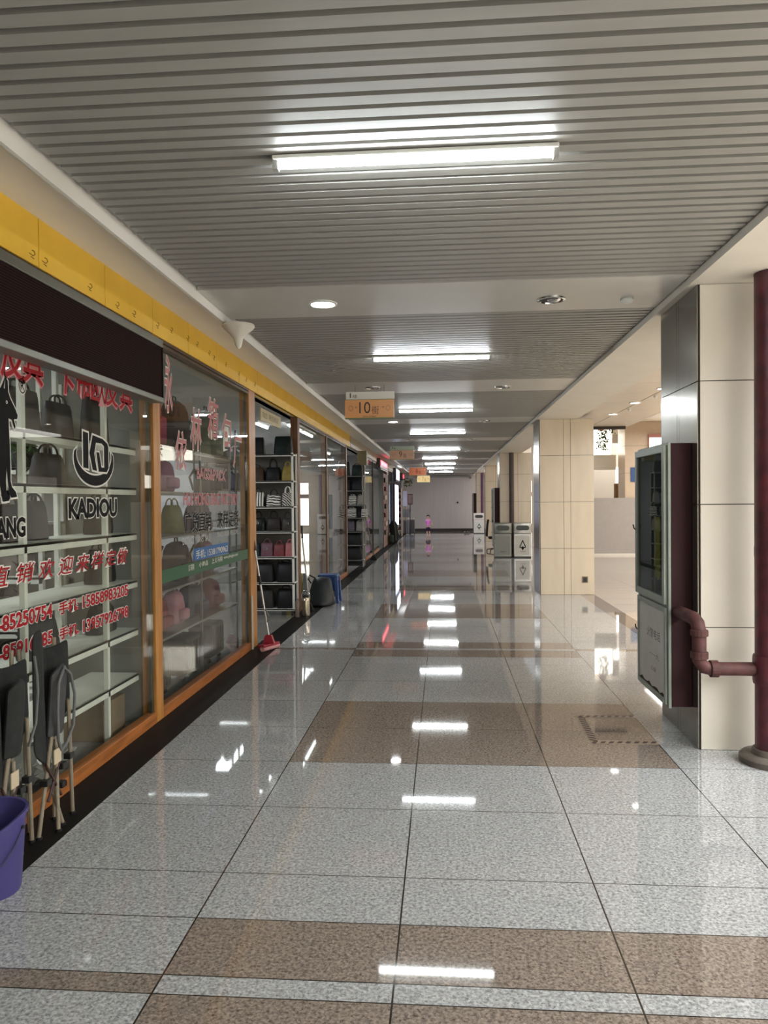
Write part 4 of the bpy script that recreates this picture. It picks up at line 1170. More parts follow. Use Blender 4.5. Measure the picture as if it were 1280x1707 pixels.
# ---------------- light signs
def light_sign(label, y0, y1, z0, z1, xo, m, edge, bars=True):
    t = thing('light_sign', label, 'light sign', (xo, (y0 + y1) / 2, z0))
    MB().box(XW + 0.03, xo, y0, y1, z0, z1).build('sign_case', edge, t, 0.01)
    MB().box(xo, xo + 0.012, y0 + 0.25, y1 - 0.25, z0 + 0.10, z1 - 0.06).build('lit_face', m, t)
    if bars:
        MB().box(xo + 0.001, xo + 0.016, y0 + 0.1, y1 - 0.1, z0 - 0.05, z0 - 0.02).build('lower_strip', M_WHITE, t)
    return t
RED = mat('red_lit', (0.6, 0.02, 0.03), 0.4, emit=(1.0, 0.05, 0.09), es=1.6)
REDCASE = mat('red_case', rgb((58, 26, 28)), 0.4)
ls = light_sign('red light sign board nearer the blue stool', 25.2, 28.4, 2.80, 3.12, -2.08, RED, REDCASE)
w = MB()
for i, ch in enumerate('箱包皮具'):
    put_text(w, ch, (25.65 + i * 0.62, 26.15 + i * 0.62, 2.93, 3.03), (-2.067, 0, 0), (0, 1, 0), (0, 0, 1), (1, 0, 0))
w.build('lettering', mat('red_letters', rgb((250, 150, 150)), 0.5, emit=(1.0, 0.35, 0.4), es=1.5), ls)
WHITEGLOW = mat('white_lit', (1, 1, 1), 0.4, emit=(0.86, 0.92, 1.0), es=2.6)
light_sign('glowing white sign box above the farther shop window', 33.3, 35.9, 2.55, 3.15, -2.06, WHITEGLOW, mat('navy_case', rgb((44, 44, 70)), 0.4), False)
ps = thing('light_column', 'tall glowing bluish white light column on the far shopfront', 'light column', (-2.12, 33.5, 0))
MB().box(-2.19, -2.10, 33.0, 35.6, 0.55, 2.45).build('column_case', mat('navy_case', rgb((44, 44, 70)), 0.4), ps, 0.01)
MB().box(-2.10, -2.085, 33.1, 35.4, 0.6, 2.4).build('lit_face', mat('blue_lit', (1, 1, 1), 0.4, emit=(0.62, 0.72, 1.0), es=1.5), ps)
light_sign('small far red light sign under the beige fascia', 37.2, 38.6, 2.72, 3.06, -1.98, RED, REDCASE)

# post with pale cord near the red sign, dark pinboard
bd = thing('notice_strip', 'narrow reddish stand of hanging goods beside the red light sign', 'display strip', (-2.19, 28.5, 0))
MB().box(-2.20, -2.17, 27.6, 29.4, 0.0, 2.7).build('backboard', mat('reddish_board', rgb((112, 70, 58)), 0.6, var=0.35, scale=5), bd)
for i in range(7):
    z = 0.45 + i * 0.32
    MB().box(-2.17, -2.11, 27.8 + 0.2 * (i % 2), 28.5 + 0.2 * (i % 2), z, z + 0.17).build('hanging_purse', leather([(40, 28, 26), (190, 176, 160), (92, 30, 34)][i % 3]), bd, 0.02)

# black bundle on the floor far left
pile = thing('bagged_bundle', 'black bundle of straps and bags on floor under the glowing column', 'bundle', (-2.05, 30.7, 0))
b = MB(); n = 22; vs = []; fs = []
prof = [(0, .8), (.1, 1.0), (.35, 1.02), (.6, .9), (.8, .82), (.95, .5), (1, .2)]
for i, (f, a) in enumerate(prof):
    for k in range(n):
        t_ = 2 * PI * k / n
        w_ = 1 + .12 * math.sin(4 * t_ + i * 1.7) + .06 * math.sin(7 * t_ - i)
        vs.append((-2.05 + .05 * math.sin(f * 3) + .19 * a * w_ * math.cos(t_), 30.7 + .2 * a * w_ * math.sin(t_), f * .9))
for i in range(len(prof) - 1):
    for k in range(n): fs.append((i * n + k, i * n + (k + 1) % n, (i + 1) * n + (k + 1) % n, (i + 1) * n + k))
fs += [tuple(range(n))[::-1], tuple(range((len(prof) - 1) * n, len(prof) * n))]
b.add(vs, fs).build('bundle_body', M_BLACKCLOTH, pile, 0, True, angle=80)
MB().tube([(-1.99, 30.5, .86), (-1.93, 30.47, .5), (-1.9, 30.49, .1)], .014, 6).build('strap', mat('strap_grey', rgb((110, 112, 96)), 0.6), pile)
suitcase('dark green case low beside the black bundle', (-2.08, 30.05, 0), .26, .18, .34, leather((50, 64, 52)), PI / 2)

# far left goods stand: racks of cases
GRIDM = stripes('grid_grey', rgb((156, 152, 158)), rgb((72, 70, 74)), 7, 0, 'X', 0.35)
for i, (x, y, c, l) in enumerate([(-2.08, 38.4, (128, 124, 130), 'grey suitcase nearest the shopfront in the far row of cases'), (-1.83, 38.5, (150, 146, 152), 'pale grey suitcase in the middle of the far row of cases'), (-1.58, 38.6, (84, 80, 82), 'dark grey suitcase at the outer end of the far row')]):
    suitcase(l, (x, y, 0), .24, .3, .74, GRIDM if i < 2 else leather(c))
for i, (x, z, l) in enumerate([(-1.98, .86, 'small grey case stacked on the far row of suitcases, lower one'), (-1.78, .86, 'second small grey case stacked on the far suitcases')]):
    tote(l, (x, 38.5, z), .18, .2, .42, GRIDM, hh=0.04, name='small_case', cat='case')
po = thing('poster_stand', 'pale lilac poster on a post above the far suitcases', 'poster stand', (-1.97, 39.3, 0))
MB().box(-2.0, -1.94, 39.3, 39.34, 0, 2.45).build('post', mat('post_tan', rgb((170, 146, 110)), 0.6), po)
MB().box(-2.08, -1.87, 39.27, 39.3, 1.42, 2.2).build('poster', mat('lilac_poster', rgb((200, 196, 226)), 0.5), po)
fb = thing('framed_board', 'small brown framed board hung beside the lilac poster', 'board', (-1.74, 39.6, 0))
MB().box(-1.86, -1.60, 39.6, 39.64, 1.5, 2.05).build('frame', mat('frame_brown', rgb((70, 46, 46)), 0.5), fb)
MB().box(-1.83, -1.63, 39.595, 39.6, 1.55, 2.0).build('picture', mat('picture_mauve', rgb((150, 124, 130)), 0.5, var=0.3), fb)
MB().box(-1.75, -1.71, 39.6, 39.64, 0, 1.5).build('leg', M_BLACK, fb)
rack('narrow goods stand with pale uprights beside the glowing column', -2.2, -1.98, 36.2, 36.9, [.3, .6, .9, 1.2, 1.5, 1.8, 2.1], 2.3, m=mat('stand_pale', rgb((196, 180, 160)), 0.5), casters=False, lip=.03)
for i, z in enumerate([.3, .6, .9, 1.2, 1.5, 1.8, 2.1]):
    tote('dark maroon purse on the %s shelf of the narrow far stand' % ['lowest', 'second', 'third', 'fourth', 'fifth', 'sixth', 'top'][i], (-2.09, 36.5, z), .16, .16, .16, leather((70, 30, 44)), hh=.03, name='purse', cat='purse')
hp = thing('hanging_plant', 'small green hanging plant under the far red sign', 'plant', (-1.80, 38.9, 2.5))
MB().lathe([(.05, 2.6), (.08, 2.7), (.085, 2.72)], (-1.80, 38.9, 0), 12).build('pot', mat('pot_brown', rgb((120, 80, 60)), .7), hp)
MB().cyl((-1.80, 38.9, 2.70), (-1.80, 38.9, 3.24), .006, 6).build('hanger', M_BLACK, hp)
def leaves(mb, c, n, rx, ry, z0, z1, s, rnd):
    for i in range(n):
        p = Vector((c[0] + rnd.uniform(-rx, rx), c[1] + rnd.uniform(-ry, ry), rnd.uniform(z0, z1)))
        d = Vector((rnd.uniform(-1, 1), rnd.uniform(-1, 1), rnd.uniform(-1, .4))).normalized() * s
        q = d.orthogonal().normalized() * s * .38
        mb.add([p, p + d * .5 + q, p + d, p + d * .5 - q], [(0, 1, 2, 3)])
lv = MB(); leaves(lv, (-1.80, 38.9), 90, .22, .12, 2.45, 2.85, .09, random.Random(2)); lv.build('foliage', M_PLANT, hp)


# ================================================================== CEILING FIXTURES
# fluorescent battens
def batten(y, label):
    t = thing('fluorescent_lamp', label, 'ceiling lamp', (-0.12, y, 3.09), 'fluorescent lamps along the corridor')
    x0, x1, z = -0.70, 0.475, 3.112
    MB().box(x0 - 0.01, x1 + 0.01, y - 0.032, y + 0.032, z + 0.016, z + 0.034).build('housing', M_WHITE, t, 0.004)
    for x in (x0, x1):
        MB().box(x - 0.012, x + 0.012, y - 0.02, y + 0.02, z - 0.02, z + 0.03).build('lamp_holder', mat('holder_grey', rgb((170, 170, 166)), .5), t, 0.003)
    MB().cyl((x0 + 0.012, y, z), (x1 - 0.012, y, z), 0.0145, 14).build('tube', M_TUBE, t, 0, True)
    MB().cyl((0.28, y, z + 0.033), (0.28, y, ZC + 0.02), 0.008, 8).build('hanger', M_WHITE, t)
    MB().cyl((-0.5, y, z + 0.033), (-0.5, y, ZC + 0.02), 0.008, 8).build('hanger', M_WHITE, t)
ORD = ['behind the viewer', 'overhead behind the viewer', 'nearest overhead', 'second overhead', 'third overhead', 'fourth overhead', 'fifth overhead', 'sixth overhead', 'seventh overhead', 'eighth overhead', 'last before the far wall']
for y, o_ in zip(TUBE_YS, ORD):
    batten(y, 'lit white fluorescent tube lamp, %s along the corridor' % o_)

def downlight(x, y, z, lit, label, r=0.085, group='recessed corridor downlights', m=None):
    t = thing('downlight', label, 'downlight', (x, y, z), group)
    n = 24
    MB().lathe([(r + 0.022, 0.0), (r + 0.02, -0.008), (r + 0.004, -0.012), (r, -0.004), (r - 0.004, 0.02)], (x, y, z), n, False).build('trim_ring', M_CHROME if not lit else M_WHITE, t, 0, True)
    if lit:
        MB().lathe([(r, -0.004), (r, -0.001)], (x, y, z), n).build('lens', m or M_LED, t)
    else:
        MB().lathe([(r - .002, 0.0), (r - .002, 0.001)], (x, y, z - .003), n).build('dark_recess', mat('recess_dark', rgb((44, 42, 38)), .6), t)
        MB().lathe([(0.05, -0.004), (0.035, -0.016), (0.01, -0.02)], (x + .02, y, z), 14).build('bulb', M_CHROME, t, 0, True)
downlight(-0.88, 5.62, ZC, True, 'lit round downlight in the nearest flat ceiling panel')
downlight(-0.92, 14.08, ZC, True, 'lit round downlight in a flat panel beyond the nearest hanging sign')
downlight(0.80, 5.69, ZC, False, 'unlit round downlight in the nearest flat ceiling panel')
downlight(-0.90, 9.82, ZC, False, 'unlit downlight above the nearest hanging sign')
downlight(0.78, 10.0, ZC, False, 'unlit downlight across the panel from the nearest hanging sign')
downlight(0.78, 14.2, ZC, False, 'unlit downlight in the third flat panel, towards the columns')
for k, (y, w_) in enumerate([(18.4, 'fourth'), (22.8, 'fifth'), (27.0, 'sixth'), (31.1, 'seventh'), (35.2, 'eighth')]):
    downlight(0.70, y, ZC, False, 'unlit downlight towards the columns in the %s flat panel' % w_)
    downlight(-0.80, y, ZC, False, 'unlit downlight towards the shops in the %s flat panel' % w_)
M_HLED = mat('hall_led', (1, 1, 1), .3, emit=(1, .97, .92), es=8)
for y, w_ in ((10.76, 'nearest'), (12.3, 'middle'), (13.88, 'farthest')):
    downlight(3.02, y, 3.2, True, '%s of three lit downlights in the beige hall ceiling' % w_, .07, 'hall ceiling downlights', M_HLED)
for y, w_ in ((11.5, 'nearer'), (13.1, 'farther')):
    tag(MB().lathe([(.03, 0), (.03, -.03), (.012, -.05)], (3.12, y, 3.2), 12).build('smoke_detector', M_WHITE, None, 0, True), '%s small detector between hall ceiling downlights' % w_, 'detector')
tag(MB().lathe([(.045, 0), (.05, -.012), (.035, -.03), (.02, -.034)], (1.354, 5.74, ZC), 16).build('smoke_detector', M_WHITE, None, 0, True), 'small white detector on the flat panel near the nearest column', 'detector')
# cone shaped fitting on the soffit edge
cf = thing('cone_speaker', 'white cone shaped fitting hung at the soffit edge by yellow fascia', 'speaker', (-1.60, 5.9, 2.90))
MB().box(-1.694, -1.58, 5.86, 5.94, 3.06, 3.10).build('bracket', M_WHITE, cf, .006)
MB().lathe([(.125, 0.19), (.128, 0.175), (.11, 0.155), (.07, 0.12), (.035, .08), (.028, 0.04), (.02, 0.015), (.004, 0.0)], (-1.595, 5.9, 2.885), 24).build('cone', mat('cone_white', rgb((214, 206, 192)), .45), cf, 0, True)

# hanging street signs
def street_sign(y, x0, x1, z0, z1, num, cols, label, top=0.29, sub=''):
    t = thing('hanging_sign', label, 'sign', ((x0 + x1) / 2, y, z0), 'hanging street number signs')
    zs = z1 - (z1 - z0) * top
    MB().box(x0 + .012, x1, y - .015, y + .015, zs + .006, z1).build('top_board', cols[0], t, .003)
    MB().box(x0, x1 - .008, y - .02, y + .02, z0 + .012, zs).build('number_board', cols[1], t, .003)
    MB().box(x0, x1 - .008, y - .021, y + .021, z0, z0 + .012).box(x0 + .008, x1, y - .019, y + .019, zs, zs + .006).build('edge_strip', mat('sign_green', rgb((116, 130, 84)), .5), t)
    for x in (x0 + .13, x1 - .13):
        MB().cyl((x, y, z1 - .01), (x, y, ZC + .005), .003, 6).build('wire', M_CHROME, t)
    w = MB()
    W, H = x1 - x0, zs - z0
    fr = y - .0215
    def T(tx, u0, u1, v0, v1):
        put_text(w, tx, (x0 + u0 * W, x0 + u1 * W, z0 + v0 * H, z0 + v1 * H), (0, fr, 0), (1, 0, 0), (0, 0, 1), (0, -1, 0))
    if len(num) > 1: T(num, .29, .515, .28, .88)
    else: T(num, .38, .50, .28, .88)
    T('街', .54, .685, .22, .66)
    T('←', .205, .26, .55, .66); T('→', .735, .795, .55, .66)
    if sub: T(sub, .36, .64, .07, .15)
    w.build('lettering', cols[2], t)
    o = MB()
    for cx in (.12, .87):
        for k in range(10):
            a = 2 * PI * k / 10
            c = (x0 + cx * W + .026 * math.cos(a), z0 + .55 * H + .03 * math.sin(a))
            d = Vector((math.cos(a), math.sin(a))) * .012; q = Vector((-d.y, d.x)) * .5
            o.add([(c[0] - d.x, fr, c[1] - d.y), (c[0] + q.x, fr, c[1] + q.y), (c[0] + d.x, fr, c[1] + d.y), (c[0] - q.x, fr, c[1] - q.y)], [(0, 1, 2, 3)])
    o.build('rosettes', mat('rosette_olive', rgb((150, 122, 72)), .6), t)
    if top > .2:
        w2 = MB()
        put_text(w2, '1', (x0 + .10 * W, x0 + .125 * W, zs + .028, zs + .085), (0, y - .016, 0), (1, 0, 0), (0, 0, 1), (0, -1, 0))
        put_text(w2, '楼.', (x0 + .155 * W, x0 + .27 * W, zs + .02, zs + .065), (0, y - .016, 0), (1, 0, 0), (0, 0, 1), (0, -1, 0))
        w2.build('floor_mark', mat('mark_grey', rgb((70, 70, 66)), .6), t)
CREAM = mat('sign_cream', rgb((214, 208, 196)), .45)
street_sign(9.6, -1.232, -0.605, 2.725, 3.065, '10', (CREAM, mat('sign_orange', rgb((218, 154, 96)), .45), mat('sign_ink', rgb((62, 40, 28)), .5)), 'orange hanging sign reading 10, nearest the viewer', .30, '10TH STREET')
street_sign(18.15, -1.27, -0.68, 2.665, 2.99, '9', (mat('sign_sage', rgb((160, 170, 150)), .45), mat('sign_rose', rgb((196, 150, 120)), .45), mat('sign_ink', rgb((62, 40, 28)), .5)), 'hanging sign reading 9 below a sage green strip', .30)
street_sign(26.9, -1.20, -0.59, 2.575, 2.865, '8', (mat('sign_salmon2', rgb((206, 150, 120)), .45), mat('sign_salmon', rgb((222, 132, 92)), .45), mat('sign_ink2', rgb((140, 50, 30)), .5)), 'reddish orange hanging sign reading 8', .12)
street_sign(34.9, -1.19, -0.60, 2.53, 2.84, '7', (mat('sign_sand2', rgb((236, 214, 168)), .45), mat('sign_sand', rgb((240, 206, 140)), .45), mat('sign_ink3', rgb((190, 120, 50)), .5)), 'pale yellow hanging sign reading 7, farthest away', .08)

# ================================================================== LITTER BINS
def bin_(x, y, label, body, w=0.50, d=0.40, h=1.02, symbol=True, panel=None, dark=False, name='litter_bin'):
    t = thing(name, label, 'litter bin', (x, y + d / 2, 0))
    MB().box(x - w / 2 + .02, x + w / 2 - .02, y + .02, y + d - .02, 0, .03).build('plinth', M_BLACK, t)
    MB().box(x - w / 2 + .012, x + w / 2 - .012, y + .012, y + d - .012, .03, .70).build('bin_body', body, t, .008)
    MB().box(x - w / 2, x + w / 2, y, y + d, .70, h).build('hood', body, t, .025, True, 3)
    o = MB()
    pts = []
    for i in range(9):
        a = PI / 2 + PI * i / 8
        pts.append((x - w * .22 + .075 * math.cos(a), .87 + .075 * math.sin(a)))
    for i in range(9):
        a = -PI / 2 + PI * i / 8
        pts.append((x + w * .22 + .075 * math.cos(a), .87 + .075 * math.sin(a)))
    o.prism(pts, 'y', y - .004, y + .01).build('slot', mat('slot_dark', rgb((64, 66, 62)), .5), t)
    p = MB().box(x - w / 2 + .06, x + w / 2 - .06, y + .004, y + .012, .09, .64).build('door_panel', panel or body, t, .003)
    s = MB()
    X = lambda u: x + u * w
    yf = y + .003
    # arrow tree / triangle mark
    ol = [(0, .50), (.105, .355), (.13, .30), (.075, .29), (.04, .29), (.045, .255), (0, .215), (-.045, .255), (-.04, .29), (-.075, .29), (-.13, .30), (-.105, .355)]
    inn = [(0, .452), (.07, .345), (.085, .318), (-.085, .318), (-.07, .345)]
    if symbol:
        def bar(p, q, k):
            a = Vector((X(p[0]), p[1])); b_ = Vector((X(q[0]), q[1])); dd = (b_ - a).normalized(); nn = Vector((-dd.y, dd.x)) * k
            s.add([(v.x, yf, v.y) for v in (a - nn - dd * k, b_ - nn + dd * k, b_ + nn + dd * k, a + nn - dd * k)], [(0, 1, 2, 3)])
        bar((0, .50), (.15, .33), .013); bar((0, .50), (-.15, .33), .013); bar((-.15, .30), (-.05, .30), .013); bar((.05, .30), (.15, .30), .013)
        s.add([(X(-.085), yf, .29), (X(.085), yf, .29), (X(0), yf, .21)], [(0, 1, 2)])
        s.add([(X(-.04), yf, .33), (X(.04), yf, .33), (X(.04), yf, .28), (X(-.04), yf, .28)], [(0, 1, 2, 3)])
    put_text(s, '可回收物' if symbol else '其他垃圾', (x - w * .15, x + w * .15, .165, .195), (0, yf, 0), (1, 0, 0), (0, 0, 1), (0, -1, 0))
    s.build('marking', M_VINYL_B, p)
    return t
BINSTEEL = mat('bin_steel', rgb((176, 174, 168)), .3, .6, var=.06)
BINDARK = mat('bin_steel_dull', rgb((128, 128, 120)), .32, .6, var=.06)
bin_(1.72, 22.44, 'dull steel twin litter bin, half nearer the shops', BINDARK, .52, .38, 1.02, False, mat('bin_panel_grey', rgb((128, 128, 120)), .4))
bin_(2.29, 22.44, 'steel litter bin with black recycling mark by the tan column', BINSTEEL, .52, .38, 1.02, True, mat('bin_panel_light', rgb((190, 186, 176)), .4))
bin_(1.79, 38.88, 'lone white litter bin before the far wall', mat('bin_white', rgb((236, 230, 226)), .4), .56, .34, 1.04, True, M_WHITE)

# paper litter beside the white bin
lt = MB()
rows = [[(1.03 + .3 * i / 6, 39.2 + .3 * j / 6, .02 + .11 * abs(math.sin(i * 1.1 + .5)) * abs(math.cos(j * .9))) for j in range(7)] for i in range(7)]
tag(lt.sheet(rows, .004).build('crumpled_paper', M_WHITE, None, 0, True), 'crumpled white paper on floor beside the lone white bin', 'litter')

# ---------------- office chair half hidden behind twin bins
oc = thing('swivel_chair', 'black swivel chair half hidden behind the twin litter bins', 'chair', (1.62, 25.2, 0))
cx, cy = 1.64, 25.2
BR = []
rows = [[(cx - .02 + .03 * math.sin(PI * j / 6) + .05 * (i / 7) ** 2 - .22, cy - .22 + .44 * j / 6, .5 + .55 * i / 7) for j in range(7)] for i in range(8)]
MB().sheet(rows, .035).build('backrest', M_BLACKCLOTH, oc, 0, True)
MB().box(cx - .18, cx + .26, cy - .22, cy + .22, .42, .5).build('seat', M_BLACKCLOTH, oc, .03, True)
MB().cyl((cx + .04, cy, .1), (cx + .04, cy, .42), .028, 12).build('gas_column', M_CHROME, oc)
for k in range(5):
    a = 2 * PI * k / 5 + .3
    e_ = (cx + .04 + .28 * math.cos(a), cy + .28 * math.sin(a))
    MB().tube([(cx + .04, cy, .11), (e_[0], e_[1], .07)], [.022, .014], 8).build('leg', M_BLACK, oc)
    MB().cyl((e_[0] - .015, e_[1], .028), (e_[0] + .015, e_[1], .028), .028, 10).build('caster', M_BLACK, oc)

# ================================================================== CHILD
def skin(name, verts, edges, radii, m, parent, sub=2, root=0):
    me = bpy.data.meshes.new(name)
    me.from_pydata(verts, edges, [])
    o = bpy.data.objects.new(name, me)
    COL.objects.link(o)
    md = o.modifiers.new('skin', 'SKIN')
    for i, r in enumerate(radii):
        sv = me.skin_vertices[0].data[i]
        sv.radius = (r, r) if not isinstance(r, tuple) else r
        sv.use_root = (i == root)
    s2 = o.modifiers.new('sub', 'SUBSURF'); s2.levels = sub; s2.render_levels = sub
    bpy.context.view_layer.update()
    em = bpy.data.meshes.new_from_object(o.evaluated_get(bpy.context.evaluated_depsgraph_get()))
    bpy.data.objects.remove(o)
    for p in em.polygons: p.use_smooth = True
    em.materials.clear(); em.materials.append(m)
    o = bpy.data.objects.new(name, em)
    COL.objects.link(o)
    if parent is not None: o.parent = parent
    return o
KID = thing('person', 'small child in lilac pink top and dark shorts standing far down corridor', 'person', (-0.745, 36.9, 0))
V, E_, Rr = [], [], []
def nd(p, r, par=None):
    V.append(p); Rr.append(r)
    if par is not None: E_.append((par, len(V) - 1))
    return len(V) - 1
pel = nd((0, 0, .47), .088)
wa = nd((0, 0, .56), .08, pel); chs = nd((0, 0, .68), .088, wa); shd = nd((0, 0, .755), .06, chs); nk = nd((0, 0, .80), .036, shd)
hd0 = nd((0, -.008, .845), .058, nk); hd1 = nd((0, -.005, .91), .082, hd0); hd2 = nd((0, .005, .965), .07, hd1); hd3 = nd((0, .005, .995), .035, hd2)
def hand(par, p, dx):
    pm = nd((p[0] + dx * .005, p[1] - .006, p[2] - .028), .017, par)
    for i, (oy, ln) in enumerate(((-.018, .026), (-.006, .031), (.006, .029), (.017, .022))):
        a_ = nd((p[0] + dx * .008, p[1] + oy - .006, p[2] - .048), .0058, pm)
        b_ = nd((p[0] + dx * .006, p[1] + oy - .008, p[2] - .048 - ln * .55), .0052, a_)
        nd((p[0] - dx * .001, p[1] + oy - .012, p[2] - .048 - ln), .0045, b_)
    q = nd((p[0] - dx * .002, p[1] - .027, p[2] - .03), .006, pm)
    nd((p[0] - dx * .008, p[1] - .036, p[2] - .046), .005, q)
sl = nd((-.085, 0, .735), .042, shd); el = nd((-.15, .02, .615), .030, sl); wl = nd((-.165, -.03, .515), .022, el); hand(wl, V[wl], -1)
sr = nd((.085, 0, .735), .042, shd); er = nd((.155, .01, .625), .030, sr); wr = nd((.205, -.07, .545), .022, er); hand(wr, V[wr], 1)
hl = nd((-.05, 0, .43), .062, pel); kl = nd((-.055, -.03, .25), .043, hl); al = nd((-.058, .005, .06), .028, kl); tl = nd((-.06, -.02, .026), .027, al); nd((-.062, -.085, .02), .02, tl)
hr = nd((.05, 0, .43), .062, pel); kr = nd((.055, .01, .25), .043, hr); ar = nd((.06, .05, .06), .028, kr); tr_ = nd((.06, .03, .026), .027, ar); nd((.064, -.035, .02), .02, tr_)
SKIN_M = mat('skin_tone', rgb((214, 168, 146)), .55)
body = skin('body', V, E_, Rr, SKIN_M, KID)
PINK = mat('top_lilac', rgb((222, 132, 206)), .8, var=.08, scale=20)
V, E_, Rr = [], [], []
pel = nd((0, 0, .445), (.108, .098)); wa = nd((0, 0, .55), (.10, .093), pel); chs = nd((0, 0, .66), (.105, .092), wa); shd = nd((0, 0, .745), (.075, .068), chs)
s1 = nd((-.09, 0, .737), .056, shd); nd((-.135, .014, .645), .05, s1)
s2_ = nd((.09, 0, .737), .056, shd); nd((.136, .007, .655), .05, s2_)
skin('shirt', V, E_, Rr, PINK, KID)
V, E_, Rr = [], [], []
pel = nd((0, 0, .47), (.115, .105)); md_ = nd((0, 0, .42), (.118, .108), pel)
l = nd((-.054, -.005, .37), .088, md_); l2 = nd((-.056, -.018, .28), .080, l); nd((-.057, -.024, .21), .074, l2)
r = nd((.054, 0, .37), .088, md_); r2 = nd((.056, .005, .28), .080, r); nd((.057, .012, .21), .074, r2)
skin('shorts', V, E_, Rr, mat('shorts_plum', rgb((46, 22, 56)), .8), KID)
HAIR = mat('hair_black', rgb((24, 20, 20)), .6)
hb = MB()
vs, fs = [], []
for i in range(9):
    ph = (PI * .62) * i / 8
    for k in range(20):
        th = 2 * PI * k / 20
        lim = 1.0 if math.sin(th) > -.35 else .62
        p_ = ph * lim
        vs.append((-0.745 + .091 * math.sin(p_) * math.cos(th), 36.9 + .004 + .094 * math.sin(p_) * math.sin(th), .918 + .098 * math.cos(p_)))
for i in range(8):
    for k in range(20): fs.append((i * 20 + k, i * 20 + (k + 1) % 20, (i + 1) * 20 + (k + 1) % 20, (i + 1) * 20 + k))
hb.add(vs, fs); hair = hb.build('hair', HAIR, KID, 0, True, angle=180)
md = hair.modifiers.new('thick', 'SOLIDIFY'); md.thickness = .008
for s in (-1, 1):
    MB().lathe([(.001, -.009), (.009, -.004), (.010, .003), (.001, .009)], (-0.745 + s * .032, 36.9 - .083, .905), 10).build('eye', M_BLACK, KID, 0, True)
    MB().lathe([(.002, -.02), (.014, -.01), (.017, .005), (.003, .02)], (-0.745 + s * .084, 36.9 + .005, .895), 10).build('ear', SKIN_M, KID, 0, True)
    MB().box(-0.745 + s * .06 - .03, -0.745 + s * .06 + .03, 36.9 + (-.105 if s < 0 else -.055), 36.9 + (.03 if s < 0 else .08), 0, .022).build('shoe', mat('shoe_white', rgb((210, 206, 200)), .6), KID, .009, True)
MB().lathe([(.003, .012), (.011, 0), (.003, -.012)], (-0.745, 36.9 - .09, .885), 8).build('nose', SKIN_M, KID, 0, True)
MB().box(-0.745 - .017, -0.745 + .017, 36.9 - .083, 36.9 - .073, .853, .861).build('mouth', mat('lips', rgb((170, 90, 86)), .6), KID, .003)

